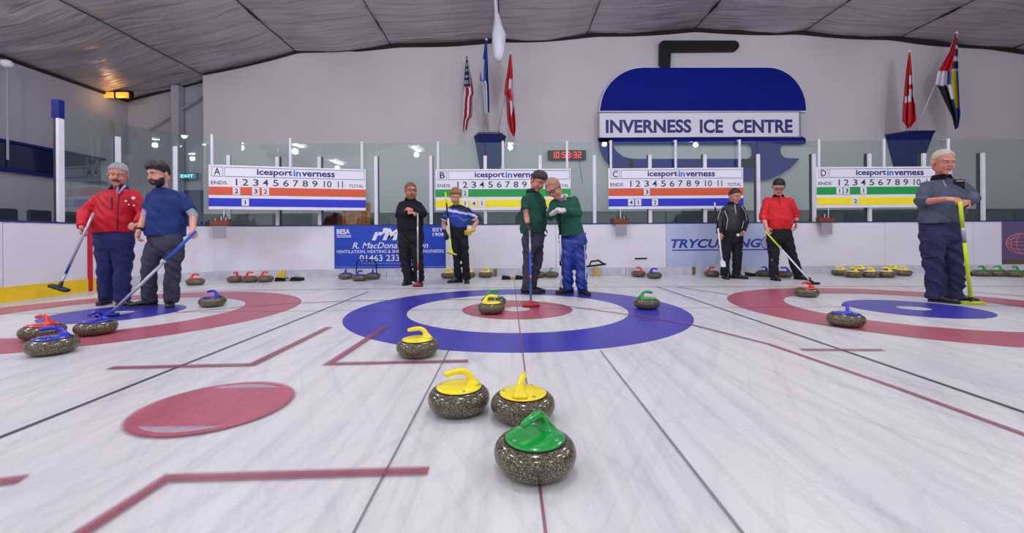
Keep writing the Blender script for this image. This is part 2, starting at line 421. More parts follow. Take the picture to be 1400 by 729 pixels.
p = W(257, 241, YW + 0.2)
ex = thing('exit_sign', 'small glowing teal exit sign over the dark doorway', 'sign', (p.x, p.y, p.z - 0.09))
obj('housing', B(-0.26, 0.26, -0.03, 0.03, 0, 0.18, 0.01), M['navy'], ex)
obj('lit_face', B(-0.235, 0.235, -0.035, -0.028, 0.02, 0.16), mat('teal_lit_face', (10, 110, 120), 0.4, emit=0.7), ex)
text('lettering', 'EXIT', -0.17, 0.17, 0.05, 0.13, -0.036, mat('pale_lit_lettering', (170, 240, 235), 0.4, emit=1.2), ex, bold=0.02)
p = W(160, 132, 11.2)
la = thing('bulkhead_lamp', 'glowing amber bulkhead lamp high in the far left corner', 'lamp', (p.x, p.y, p.z))
obj('lamp_base', B(-0.34, 0.34, 0.0, 0.12, -0.02, 0.16, 0.02), M['black'], la)
obj('diffuser', B(-0.3, 0.3, -0.06, 0.02, -0.04, 0.10, 0.02), mat('amber_diffuser', (255, 170, 60), 0.4, emit=0.8), la)
obj('guard', B(-0.02, 0.02, -0.07, 0.02, -0.05, 0.11), M['black'], la)
ldl = bpy.data.lights.new('bulkhead_light', 'POINT'); ldl.energy = 4; ldl.color = (1, 0.6, 0.25); ldl.shadow_soft_size = 0.1
lo = bpy.data.objects.new('bulkhead_light', ldl); C.objects.link(lo); lo.location = (p.x + 0.1, p.y - 0.15, p.z - 0.15)
p = W(5, 87, 8.7)
cm = thing('wall_lamp', 'small white round fitting high on the left wall at its conduit', 'lamp', (p.x, p.y, p.z))
bm = bmesh.new(); ell(bm, (0.06, 0, 0), (0.1, 0.1, 0.08)); obj('dome', bm, M['white'], cm, True)
bm = bmesh.new(); tube(bm, [(0, 0.06, -0.05), (0, 0.06, -1.9)], 0.02, 8); obj('conduit', bm, M['card'], cm)
bm = bmesh.new(); tube(bm, [W(203, 178, 11.7), W(283, 128, 11.7)], 0.03, 6)  # solid bar put in for a diagonal reflection in the glass
tag(obj('brace_reflection', bm, M['card']), 'thin grey diagonal brace shaped as a bar across the recessed wall at left', 'reflection')
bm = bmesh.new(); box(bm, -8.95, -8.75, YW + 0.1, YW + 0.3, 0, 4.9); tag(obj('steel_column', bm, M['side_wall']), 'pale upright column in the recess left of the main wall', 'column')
# dark seats of the gallery beyond the left boards
seat0 = None
for k in range(9):
    y = 4.6 + k * 0.62
    if seat0 is None:
        s0 = thing('spectator_seat', 'dark spectator seat in the row beyond the left boards', 'seat', (-9.3, y, 0), 0, 'dark spectator seats behind the left boards')
        obj('backrest', B(-0.32, -0.25, -0.22, 0.22, 0.55, 1.42, 0.03), mat('dark_seat_plastic', (34, 38, 54), 0.5), s0)
        obj('seat', B(-0.27, 0.2, -0.22, 0.22, 0.42, 0.5, 0.02), bpy.data.materials['dark_seat_plastic'], s0)
        for sx in (-0.22, 0.16):
            for sy in (-0.18, 0.18): obj('leg', B(sx - .015, sx + .015, sy - .015, sy + .015, 0, 0.43), M['black'], s0)
        seat0 = s0
    else:
        c = copy_tree(seat0); c.location = (-9.3, y, 0)
# wooden chair behind the glass
p = G(487, 300, 0.9); cx_ = W(487, 300, 10.2)
ch = thing('wooden_chair', 'orange wooden chair seen through the glass under scoreboard A', 'chair', (cx_.x, 10.2, 0))
cw = mat('orange_varnished_wood', (214, 130, 50), 0.4, nscale=5, namt=0.25, stretch=(1, 1, 5))
bm = bmesh.new()
for i in range(7):
    a = -0.3 + 0.6 * i / 6; box(bm, a - 0.045 if i else a, a + 0.045, -0.03 + 0.12 * (a * 2) ** 2 * -1, 0.0, 1.02, 1.62, 0.01)
obj('backrest', bm, cw, ch)
obj('top_rail', B(-0.33, 0.33, -0.06, 0.02, 1.52, 1.64, 0.02), cw, ch)
obj('seat', B(-0.3, 0.3, -0.5, 0.0, 0.9, 1.0, 0.02), cw, ch)
for sx in (-0.26, 0.24):
    for sy in (-0.46, -0.05): obj('leg', B(sx, sx + 0.05, sy, sy + 0.05, 0, 0.92), cw, ch)
for px, lab in ((450, 'dark speaker box behind the glass left of the wooden chair'), (1262, None)):
    if lab:
        q = W(px, 300, 10.4); st = thing('speaker_box', lab, 'speaker', (q.x, 10.4, 0))
        obj('cabinet', B(-0.17, 0.17, -0.1, 0.1, 0.9, 1.42, 0.02), M['black'], st); obj('stand', B(-0.03, 0.03, -0.03, 0.03, 0, 0.9), M['black'], st)

# fixtures that carry the lamps
fx0 = None
for k, (x, y) in enumerate(LAMPS):
    z = LAMP_Z[x]
    if fx0 is None:
        fx0 = thing('ceiling_lamp', 'long white lamp hung from the roof over the ice', 'lamp', (x, y, z), 0, 'lamps hung over the ice')
        bm = bmesh.new(); prism(bm, [(-0.3, -0.05), (0.3, -0.05), (0.22, 0.06), (-0.22, 0.06)], -0.8, 0.8); obj('housing', bm, M['white'], fx0)
        for yy in (-0.6, 0.6):
            bm = bmesh.new(); tube(bm, [(0, yy, 0.05), (0, yy, 0.6)], 0.006, 6); obj('hanger', bm, M['steel'], fx0)
    else:
        c = copy_tree(fx0); c.location = (x, y, z)

# ------------------------------------------------------------------ rink boards and glass
CORN = (-4.72, 7.02, 1.88)
def barrier(s):
    """point and inward normal at length s along the barrier, from the left wall round the corner to the right"""
    L1 = 12.0; A = CORN[2] * PI / 2
    if s < L1: return Vector((CORN[0] - CORN[2], CORN[1] - L1 + s, 0)), Vector((1, 0, 0))
    if s < L1 + A:
        a = PI - (s - L1) / CORN[2]; return Vector((CORN[0] + CORN[2] * math.cos(a), CORN[1] + CORN[2] * math.sin(a), 0)), Vector((-math.cos(a), -math.sin(a), 0))
    return Vector((CORN[0] + s - L1 - A, CORN[1] + CORN[2], 0)), Vector((0, -1, 0))
S_TOT = 12 + CORN[2] * PI / 2 + 17.5
def run(bm, s0, s1, off0, off1, z0, z1, step=0.25):
    n = max(1, int((s1 - s0) / step)); prev = None
    for i in range(n + 1):
        p, nn = barrier(s0 + (s1 - s0) * i / n); a = p + nn * off0; b = p + nn * off1
        vs = [bm.verts.new((a.x, a.y, z0)), bm.verts.new((b.x, b.y, z0)), bm.verts.new((b.x, b.y, z1)), bm.verts.new((a.x, a.y, z1))]
        if prev:
            for k in range(4): bm.faces.new((prev[k], prev[(k + 1) % 4], vs[(k + 1) % 4], vs[k]))
        else: bm.faces.new(vs[::-1])
        prev = vs
    bm.faces.new(prev)
def s_at_px(px):
    best = None
    for i in range(6000):
        s = S_TOT * i / 6000; p, n = barrier(s)
        if p.y < 0.5: continue
        d = p - CAM; xx = d.dot(RGT) / d.dot(FWD) * F + 700
        if best is None or abs(xx - px) < best[0]: best = (abs(xx - px), s)
    return best[1]
BT = 1.055
bd = thing('rink_boards', 'white rink boards round the ice with navy top rail', 'barrier', (0, 0, 0))
seams = [0, 2.4, 4.8, 7.2, 9.6] + [s_at_px(px) for px in (4, 170, 245, 457, 609, 760, 911, 1062, 1210, 1369)] + [S_TOT - 3.2, S_TOT]
seams = sorted(seams)
for a, b in zip(seams, seams[1:]):
    if b - a < 0.1: continue
    bm = bmesh.new(); run(bm, a + 0.004, b - 0.004, -0.06, 0.0, 0.0, BT); obj('board_panel', bm, M['board'], bd)
    sc_ = s_at_px(158)
bm = bmesh.new(); run(bm, 0, S_TOT, -0.09, 0.012, BT, BT + 0.025); obj('top_rail', bm, M['rail'], bd)
bm = bmesh.new(); run(bm, 0, sc_, -0.01, 0.016, 0.0, 0.2); obj('kick_strip', bm, M['yellow_kick'], bd)
prev = sc_; i = 0
while prev < S_TOT - 0.2:
    nx_ = min(S_TOT, prev + 2.44); bm = bmesh.new(); run(bm, prev + 0.004, nx_ - 0.004, -0.01, 0.035, 0.0, 0.17); obj('kick_strip', bm, M['kick'], bd); prev = nx_
s = s_at_px(122)
bm = bmesh.new(); run(bm, s - 0.035, s + 0.035, 0.0, 0.02, 0.0, BT - 0.01); obj('goal_line_stripe', bm, mat('red_stripe', (190, 16, 50), 0.4), bd)
gold = mat('brass_bracket', (120, 104, 40), 0.4)
for px, z in ((947, 0.11), (677, 0.1), (577, 0.1), (1062, 0.1)):
    p, n = barrier(s_at_px(px)); obj('bracket', B(p.x - 0.03, p.x + 0.03, p.y - 0.06, p.y - 0.03, z - 0.09, z + 0.06), gold if px in (947, 677) else M['kick'], bd)
p, n = barrier(s_at_px(876)); obj('slot', B(p.x - 0.125, p.x + 0.125, p.y - 0.012, p.y, 0.33, 0.36, 0.004), M['black'], bd)

gs = thing('glass_screen', 'clear rink glass in white posts on top of the boards', 'screen', (0, 0, 0))
post_px = [162, 240, 313, 380, 437.5, 515, 590, 664, 739, 813, 889, 964, 1037, 1113, 1189, 1263, 1344, 1425, 1500]
ps = [s_at_px(83)] + [s_at_px(x) for x in post_px[:-2]]
ps += [ps[-1] + 1.17, ps[-1] + 2.34]
GT = 2.745
for k, s in enumerate(ps):
    p, n = barrier(s); t = Vector((-n.y, n.x, 0)); big = k == 0
    w_ = 0.032 if not big else 0.04; top = 2.47 if k > 2 else 2.54
    if big: top = 2.60
    dx = 0
    q = p + n * -0.03
    def bar(z0, z1, hw, d0, d1, m, nm, sh=0):
        bm = bmesh.new(); vs = []
        for z in (z0, z1):
            for a, b in ((-hw + sh, d0), (hw + sh, d0), (hw + sh, d1), (-hw + sh, d1)):
                c = q + t * a + n * b; vs.append(bm.verts.new((c.x, c.y, z)))
        bm.faces.new(vs[3::-1]); bm.faces.new(vs[4:])
        for i in range(4): bm.faces.new((vs[i], vs[(i + 1) % 4], vs[4 + (i + 1) % 4], vs[4 + i]))
        obj(nm, bm, m, gs)
    bar(BT + 0.02, top, w_, 0.012, 0.055, M['post'], 'post')
    bar(BT + 0.02, top + 0.01, w_ * 0.6, -0.06, 0.008, M['dark_post'], 'post_channel', 0.018 if p.x < 2 else -0.02)
    if big: bar(top, 2.87, w_ * 1.05, -0.05, 0.06, M['navy'], 'post_cap')
for a, b in zip(ps, ps[1:]):
    g = GT
    pa, na = barrier(a); pb, nb = barrier(b)
    za = 2.86 if a == ps[0] else GT + (0.04 if a < ps[3] else 0); zb = GT + (0.04 if b < ps[3] else 0)
    bm = bmesh.new(); n = 8 if a < ps[5] else 1; prev = None
    for i in range(n + 1):
        tt = i / n; p_, nn = barrier(a + 0.008 + (b - a - 0.016) * tt); z1 = za + (zb - za) * tt
        A_ = p_ + nn * -0.036; B_ = p_ + nn * -0.024
        vs = [bm.verts.new((A_.x, A_.y, BT + 0.02)), bm.verts.new((B_.x, B_.y, BT + 0.02)), bm.verts.new((B_.x, B_.y, z1)), bm.verts.new((A_.x, A_.y, z1))]
        if prev:
            for k in range(4): bm.faces.new((prev[k], prev[(k + 1) % 4], vs[(k + 1) % 4], vs[k]))
        else: bm.faces.new(vs[::-1])
        prev = vs
    bm.faces.new(prev); obj('glass_pane', bm, M['glass'], gs)
YB = CORN[1] + CORN[2]      # inner face of the back boards

# ------------------------------------------------------------------ banners on the boards
def zpx(py, px, Y): return W(px, py, Y).z
def xpx(px, Y): return W(px, 320, Y).x
yb = YB - 0.002
bn = thing('sponsor_banner', 'blue advertising banner with a phone number on the boards behind the man in black', 'banner')
x0, x1 = xpx(457.5, YB), xpx(609, YB); z0, z1 = zpx(367, 530, YB), zpx(308.5, 530, YB); z1 = min(z1, BT - 0.004)
BL = mat('bright_blue_vinyl', (24, 66, 178), 0.35, nscale=1.2, namt=0.08); WT = mat('white_vinyl', (228, 230, 244), 0.4)
obj('vinyl_sheet', B(x0, x1, YB - 0.006, YB - 0.001, z0, z1), BL, bn)
wd, hg = x1 - x0, z1 - z0
def U(u, v): return x0 + u * wd, z1 - v * hg
def tx(s, u0, u1, v0, v1, m=WT, bold=0.0, shear=0, par=None, nm='lettering'):
    a, b = U(u0, v1); c, d = U(u1, v0); return text(nm, s, a, c, b, d, YB - 0.006, m, par or bn, bold, shear)
tx('BESA', 0.02, 0.14, 0.07, 0.19, bold=0.03)
for v in (0.215, 0.25): a, b = U(0.02, v + 0.015); c, d = U(0.15, v); obj('rule', B(a, c, YB - 0.008, YB - 0.006, b, d), WT, bn)
tx('r\'M', 0.335, 0.60, 0.05, 0.34, bold=0.06, shear=0.35, nm='monogram')
tx('EST', 0.885, 0.98, 0.055, 0.14, bold=0.02); tx('1909', 0.885, 0.985, 0.17, 0.255, bold=0.02)
tx('R. MacDonald & Son', 0.16, 0.845, 0.385, 0.53, bold=0.008, shear=0.3)
tx('VENTILATION, HEATING & SHEET METAL ENGINEERS', 0.015, 0.985, 0.565, 0.65, bold=0.005)
tx('01463 233 124', 0.225, 0.74, 0.68, 0.83, bold=0.01)
for v, u0, u1 in ((0.875, 0.25, 0.74), (0.955, 0.01, 0.99)):
    bm = bmesh.new(); u = u0
    while u < u1:
        du = random.uniform(0.012, 0.03); a, b = U(u, v + 0.018); c, d = U(min(u + du, u1), v); box(bm, a, c, YB - 0.008, YB - 0.006, b, d); u += du + 0.008
    o = obj('small_print', bm, mat('faded_white_print', (130, 150, 215), 0.5), bn); o['kind'] = 'stuff'

bn2 = thing('curling_banner', 'pale blue curling banner on the boards behind the man in black tracksuit', 'banner')
x0, x1 = xpx(911, YB), xpx(1062, YB); z0, z1 = zpx(364.5, 985, YB), BT - 0.003; wd, hg = x1 - x0, z1 - z0
obj('vinyl_sheet', B(x0, x1, YB - 0.006, YB - 0.001, z0, z1), mat('pale_blue_vinyl', (174, 184, 216), 0.4, nscale=1.5, namt=0.1), bn2)
NB = mat('navy_vinyl_lettering', (28, 62, 148), 0.45)
tx('TRYCURLING', 0.04, 0.86, 0.355, 0.565, NB, 0.03, 0.25, bn2)
a, b = U(0.05, 0.625); c, d = U(0.93, 0.60); obj('rule', B(a, c, YB - 0.009, YB - 0.006, b, d), NB, bn2)
for k, rr in enumerate((0.15, 0.10, 0.05)):
    bm = bmesh.new(); cxx, czz = U(0.93, 0.46); tube(bm, [(cxx + rr * math.cos(t * PI / 12) * 1.1, YB - 0.008, czz + rr * math.sin(t * PI / 12) * 0.9) for t in range(2, 25)], 0.009, 6)
    obj('rings_logo', bm, NB if k != 1 else mat('pink_vinyl', (190, 120, 150), 0.5), bn2)

bn3 = thing('globe_banner', 'purple grey banner with an orange globe at the far right of the boards', 'banner')
x0, x1 = xpx(1369.5, YB), xpx(1520, YB); z0, z1 = zpx(364, 1385, YB), BT - 0.003; wd, hg = x1 - x0, z1 - z0
obj('vinyl_sheet', B(x0, x1, YB - 0.006, YB - 0.001, z0, z1), mat('purple_grey_vinyl', (92, 80, 118), 0.45, nscale=1, namt=0.15), bn3)
a, b = U(0, 1); c, d = U(1, 0.86); obj('lower_band', B(a, c, YB - 0.008, YB - 0.006, b, d), mat('olive_vinyl', (96, 78, 42), 0.5, nscale=3, namt=0.4), bn3)
OG = mat('salmon_vinyl', (206, 120, 110), 0.5); gx, gz = xpx(1397, YB), zpx(333, 1397, YB)
for k in range(5):
    bm = bmesh.new(); e = (0.34, 0.20, 0.06)[k % 3] if k < 3 else 0
    if k < 3: tube(bm, [(gx + 0.34 * math.cos(t * PI / 16), YB - 0.008, gz + (e * 0.62) * math.sin(t * PI / 16)) for t in range(33)], 0.008, 6)
    else: tube(bm, [(gx + (0.12 if k == 3 else 0.24) * math.cos(t * PI / 16), YB - 0.008, gz + 0.2 * math.sin(t * PI / 16)) for t in range(33)], 0.006, 6)
    obj('globe_line', bm, OG, bn3)

# ------------------------------------------------------------------ scoreboards
BWD, BHT = 2.76, 0.835
NUMU = [.166, .219, .283, .343, .407, .471, .533, .595, .657, .741, .826]
def scoreboard(letter, c1, c2, tiles1, tiles2, loc, rz, label, w=BWD):
    t = thing('scoreboard', label, 'scoreboard', loc, rz, 'scoreboards on the glass'); h = BHT
    def X(u): return (u - 0.5) * w
    def Z(v): return h * (1 - v)
    obj('panel', B(-w / 2, w / 2, -0.02, 0.02, 0, h, 0.004), M['white'], t)
    def strip(nm, u0, u1, v0, v1, m, d=0.024): return obj(nm, B(X(u0), X(u1), -d, -0.019, Z(v1), Z(v0)), m, t)
    strip('colour_band', 0.0, 1.0, .49, .675, c1); strip('colour_band', 0.0, 1.0, .745, .93, c2)
    for nm, u0, u1 in (('letter_frame', .017, .085), ('title_frame', .095, .992)):
        bm = bmesh.new(); e = 0.0022
        for a0, a1, b0, b1 in ((u0, u1, .04, .052), (u0, u1, .25, .262), (u0, u0 + e, .04, .262), (u1 - e, u1, .04, .262)): box(bm, X(a0), X(a1), -0.023, -0.019, Z(b1), Z(b0))
        obj(nm, bm, M['frame_line'], t)
    text('board_letter', letter, X(.032), X(.070), Z(.225), Z(.07), -0.02, M['dark_text'], t, bold=0.015)
    for s, a, b, mm, v0, v1 in (('icesport', .29, .512, M['lettering'], .07, .245), ('in', .519, .567, M['lettering2'], .07, .215), ('verness', .572, .79, M['lettering'], .105, .215)):
        text('title_lettering', s, X(a), X(b), Z(v1), Z(v0), -0.02, mm, t, bold=0.028)
    text('ends_lettering', 'ENDS', X(.014), X(.108), Z(.44), Z(.36), -0.02, M['dark_text'], t, bold=0.01)
    text('total_lettering', 'TOTAL', X(.884), X(.986), Z(.45), Z(.375), -0.02, M['dark_text'], t, bold=0.005)
    for i, u in enumerate(NUMU):
        hw = .0175 if i not in (0, 9, 10) else (.0045 if i == 0 else (.026 if i == 9 else .017))
        text('numeral', str(i + 1), X(u - hw), X(u + hw), Z(.455), Z(.305), -0.02, M['dark_text'], t, bold=0.008)
    for ts, v0, v1 in ((tiles1, .50, .665), (tiles2, .755, .915)):
        for e, s, wt in ts:
            u = NUMU[e - 1]; tl = strip('score_tile', u - .022, u + .022, v0, v1, M['white'], 0.03)
            text('tile_numeral', s, X(u - (.011 if s != '1' else .0035)), X(u + (.011 if s != '1' else .0035)), Z(v1 - .03), Z(v0 + .03), -0.03, M['dark_text'], tl, bold=0.02)
    for u in (0.02, 0.50, 0.975):
        bm = bmesh.new(); tube(bm, [(X(u), -0.012, h - 0.05), (X(u), -0.012, GT - loc[2] + 0.0)], 0.026, 8); box(bm, X(u) - .02, X(u) + .02, -.03, .09, GT - loc[2] + .004, GT - loc[2] + .016); obj('hanger_bar', bm, M['post'], t)
    bm = bmesh.new(); tube(bm, [(X(.088), -0.01, 0.01), (X(.088), -0.01, -0.29)], 0.009, 6); obj('stay_rod', bm, M['post'], t)
    return t
yS = YB - 0.045
zB = 1.355
A0 = W(286, 290, 8.14); A1 = W(500.5, 290, yS - 0.01)
mid = (A0 + A1) / 2
scoreboard('A', M['orange'], M['blue'], [(1, '2', 0), (3, '3', 0), (4, '2', 0)], [(2, '1', 0)], (mid.x, mid.y, 1.36), math.atan2(A1.y - A0.y, A1.x - A0.x), 'white scoreboard lettered A with rust orange and blue bands at the rink corner', (A1 - A0).xy.length)
for L, a, b, c1, c2, t1, t2, lab in (
    ('B', 596, 780.5, 'green', 'yellow', [(2, '2', 0)], [(2, '1', 0), (3, '4', 0), (4, '1', 0)], 'white scoreboard lettered B with green and yellow bands behind the two men in green'),
    ('C', 832, 1016, 'orange', 'blue', [(3, '3', 0)], [(1, '4', 0), (2, '1', 0), (4, '2', 0)], 'white scoreboard lettered C with rust orange and blue bands below the blue stone sign'),
    ('D', 1116, 1301, 'green', 'yellow', [(1, '1', 0), (2, '3', 0), (4, '1', 0)], [(3, '2', 0)], 'white scoreboard lettered D with green and yellow bands behind the man in grey')):
    xa, xb = xpx(a, yS), xpx(b, yS)
    scoreboard(L, M[c1], M[c2], t1, t2, ((xa + xb) / 2, yS, zB), 0, lab, xb - xa)
# wooden trays of pencils under the boards' left ends
tray0 = None
for px, Yt, rz, where in ((302, 8.22, 0.24, 'A'), (848, YB, 0, 'C'), (1127, YB, 0, 'D')):
    q = W(px, 306, Yt - 0.05)
    lab = 'brown wooden pencil tray on the boards below scoreboard ' + where
    if tray0 is None:
        t = thing('pencil_tray', lab, 'tray', (q.x, q.y, BT), rz, 'pencil trays on the boards'); tray0 = t
        bm = bmesh.new(); box(bm, -.16, .16, -.07, -.055, .0, .1); box(bm, -.16, .16, .055, .07, .0, .13); box(bm, -.16, -.145, -.07, .07, 0, .11); box(bm, .145, .16, -.07, .07, 0, .11); box(bm, -.16, .16, -.07, .07, 0, .015); obj('tray_box', bm, M['wood'], t)
        for i in range(7):
            xx = -.13 + i * .043; bm = bmesh.new(); tube(bm, [(xx, 0, .02), (xx + random.uniform(-.03, .03), random.uniform(-.03, .03), random.uniform(.13, .19))], 0.008, 6)
            obj('pencil', bm, M['white'] if i % 2 else M['dark_text'], t)
        obj('score_card', B(-.11, .11, -.075, -.068, -.24, -.01), M['card'], t)
    else:
        t = copy_tree(tray0); t['label'] = lab; t.location = (q.x, q.y, BT); t.rotation_euler = (0, 0, rz)

# ------------------------------------------------------------------ the sign on the wall
YS_ = YW - 0.12
q = W(958, 150, YS_)
sg = thing('stone_sign', 'huge blue curling stone sign with white name panel on the wall', 'sign')
def P(px, py, Y=YS_): r = W(px, py, Y); return (r.x, r.z)
def arc(cx, cy, rx, ry, a0, a1, n=12): return [(cx + rx * math.cos(math.radians(a0 + (a1 - a0) * i / n)), cy - ry * math.sin(math.radians(a0 + (a1 - a0) * i / n))) for i in range(n + 1)]
def plate(nm, pxs, m, y0=0.0, y1=0.1, bev=True):
    bm = bmesh.new(); prism(bm, [P(*p) for p in pxs], YS_ - y0 , YS_ + y1); return obj(nm, bm, m, sg)
def outline(pxs, grow):
    cx = sum(p[0] for p in pxs) / len(pxs); cy = sum(p[1] for p in pxs) / len(pxs)
    xs = [p[0] for p in pxs]; ys = [p[1] for p in pxs]; sx = 1 + 2 * grow / (max(xs) - min(xs)); sy = 1 + 2 * grow / (max(ys) - min(ys)); mx_, my_ = (max(xs) + min(xs)) / 2, (max(ys) + min(ys)) / 2
    return [(mx_ + (x - mx_) * sx, my_ + (y - my_) * sy) for x, y in pxs]
upper = [(820, 151.5)] + arc(880, 151, 59, 58, 175, 90) + arc(1049, 151, 52, 58, 90, 5) + [(1101, 151.5)]
plate('upper_stone', upper, M['signblue'], 0.03); plate('stone_rim', outline(upper, 1.4), M['white'], 0.0)
lower_out = [(819, 188), (1094, 187)] + arc(1096, 192, 6, 5, 90, -60, 5) + [(1100, 196.5), (1072, 196.5)] + arc(1072, 203, 7, 6.5, 90, 180, 5) + arc(1074, 210, 9, 7, 180, 270, 5) + [(1093, 217)] + arc(1050, 204, 44, 42, -20, -90, 10)
lower_out += [(1012, 246)] + [(840, 229)] + arc(850, 200, 30, 32, 245, 160, 8)
# built from bars and pads so that the two slots stay open
bars = [[(818, 188), (1096, 187), (1100.5, 190), (1101, 196.5), (820, 196.5)],
        [(819, 190), (836, 190), (838, 200), (843, 208), (852, 214.5), (866, 218), (866, 229.5), (838, 229.5), (827, 217), (821, 204)],
        [(860, 217.5), (1030, 217.5), (1030, 229.5), (860, 229.5)],
        [(1008, 228), (1012, 246.5)] + [(1036, 246.5), (1052, 244.5), (1066, 238.5), (1080, 230), (1092.5, 217), (1078, 216.5), (1071, 215.5), (1066.5, 210), (1066, 204), (1068, 198.5), (1072, 196), (1024, 196), (1028, 198), (1030.5, 204), (1030.5, 211), (1027, 216), (1020, 218), (1008, 218)]]
for b in bars: plate('lower_stone', b, M['signblue'], 0.03)
plate('handle', [(902, 92.5), (902, 62)] + arc(907, 61, 5, 5, 180, 90, 3) + [(1003, 56)] + arc(1003, 62.8, 7, 6.8, 90, -90, 8) + [(917, 70.5), (916, 92.5)], M['black'], 0.03)
plate('name_panel', [(818, 154.5), (1091, 154.5), (1091, 188.5), (818, 188.5)], M['white'], 0.06)
bm = bmesh.new()
for a, b, c, d in ((817, 1092, 153.5, 155.5), (817, 1092, 187.5, 189.5), (817, 818.5, 154, 189), (1090.5, 1092, 154, 189)):
    (xa, za), (xb, zb_) = P(a, d, YS_), P(b, c, YS_); box(bm, xa, xb, YS_ - 0.09, YS_ - 0.055, za, zb_)
obj('panel_frame', bm, M['card'], sg)
for s_, a, b in (('INVERNESS', 827.5, 944), ('ICE', 955.5, 987), ('CENTRE', 999.5, 1081.5)):
    (xa, za), (xb, zb_) = P(a, 183, YS_), P(b, 164, YS_); text('sign_lettering', s_, xa, xb, za, zb_, YS_ - 0.06, M['lettering'], sg, bold=0.035)

# ------------------------------------------------------------------ digital clock
q = W(775, 212, YW - 0.1)
ck = thing('digital_clock', 'black digital wall clock with glowing red orange digits', 'clock', (q.x, YW - 0.06, q.z))
obj('case', B(-0.5, 0.5, -0.06, 0.06, -0.125, 0.125, 0.01), M['black'], ck)
RD = mat('red_led', (255, 50, 24), 0.4, emit=1.1)
SEG = {'0': 'abcdef', '1': 'bc', '2': 'abged', '3': 'abgcd', '5': 'afgcd', '9': 'abcdfg'}
x = -0.41
for chh in '10:59:32':
    bm = bmesh.new(); H_, Wd, t_ = 0.16, 0.085, 0.02
    if chh == ':':
        box(bm, x, x + t_, -0.066, -0.06, -0.045, -0.022); box(bm, x, x + t_, -0.066, -0.06, 0.022, 0.045); x += 0.052
    else:
        R_ = {'a': (0, Wd, H_ - t_, H_), 'g': (0, Wd, H_ / 2 - t_ / 2, H_ / 2 + t_ / 2), 'd': (0, Wd, 0, t_), 'f': (0, t_, H_ / 2, H_), 'e': (0, t_, 0, H_ / 2), 'b': (Wd - t_, Wd, H_ / 2, H_), 'c': (Wd - t_, Wd, 0, H_ / 2)}
        for sgm in SEG[chh]:
            a, b, c, d = R_[sgm]; box(bm, x + a, x + b, -0.066, -0.06, c - H_ / 2, d - H_ / 2)
        x += Wd + 0.034
    obj('digit', bm, RD, ck)
bm = bmesh.new(); tube(bm, [(0.33, 0.0, -0.12), (0.36, 0.02, -0.35), (0.42, 0.03, -0.75)], 0.006, 6); obj('cable', bm, M['dark_text'], ck)

# ------------------------------------------------------------------ flag planters and flags
def planter(px, top, bot, hw_t, hw_b, label):
    c = W(px, (top + bot) / 2, YW - 0.004); k = YW / F; zt = W(px, top, YW).z; zb2 = W(px, bot, YW).z
    t = thing('flag_holder', label, 'planter', (c.x, YW - 0.004, zb2))
    bm = bmesh.new(); h_ = zt - zb2; wt_, wb_ = hw_t * k, hw_b * k
    def rg(w_, d_, z): return [bm.verts.new(v) for v in ((-w_, 0, z), (-w_ * .62, -d_, z), (w_ * .62, -d_, z), (w_, 0, z))]
    a, b = rg(wb_, 0.2, 0), rg(wt_, 0.42, h_)
    for i in range(4): bm.faces.new((a[i], a[(i + 1) % 4], b[(i + 1) % 4], b[i]))
    bm.faces.new(a[::-1]); bm.faces.new(b); obj('tapered_box', bm, M['navy'], t)
    bm = bmesh.new(); a, b = rg(wt_ * 1.02, 0.44, h_ - 0.03), rg(wt_ * 1.02, 0.44, h_ + 0.02)
    for i in range(4): bm.faces.new((a[i], a[(i + 1) % 4], b[(i + 1) % 4], b[i]))
    bm.faces.new(a[::-1]); bm.faces.new(b); obj('rim', bm, mat('dark_navy_rim', (14, 24, 74), 0.4), t)
planter(670, 187, 232, 21.5, 14, 'navy tapered flag holder on the wall above scoreboard B')
planter(1239, 185, 229, 29, 18, 'navy tapered flag holder on the wall above scoreboard D')

def attr_mat(name):
    m = mat(name, (255, 255, 255), 0.8); nt = m.node_tree; at = nt.nodes.new('ShaderNodeVertexColor'); at.layer_name = 'dye'
    nt.links.new(at.outputs[0], nt.nodes['Principled BSDF'].inputs['Base Color']); return m
FLAGM = attr_mat('dyed_flag_cloth')
def usa(u, v):
    if u < 0.42 and v < 0.54:
        a, b = (u / 0.42 * 6) % 1, (v / 0.54 * 5) % 1
        return (225, 225, 235) if abs(a - .5) < .22 and abs(b - .5) < .25 else (22, 30, 80)
    return (190, 30, 46) if int(v * 13) % 2 == 0 else (225, 222, 232)
def canada(u, v):
    if u < 0.26 or u > 0.74: return (205, 24, 34)
    return (205, 24, 34) if (abs(u - .5) / .17 + abs(v - .5) / .32) < 1 else (228, 224, 232)
def saltire(u, v):
    return (226, 228, 240) if min(abs(u - v), abs(u - (1 - v))) < 0.11 else (24, 60, 160)
def mixed(u, v):
    if v < 0.35: return ((200, 24, 36), (20, 34, 110), (225, 225, 235), (200, 24, 36))[int(u * 11) % 4] if u > 0.3 else (196, 26, 38)
    if u < 0.45: return (224, 222, 232) if v < 0.58 else (18, 18, 26)
    if u < 0.62: return (190, 30, 50) if v < .5 else (224, 224, 234)
    if u < 0.78: return (230, 200, 30) if int(v * 9) % 2 else (20, 50, 130)
    return (24, 70, 170)
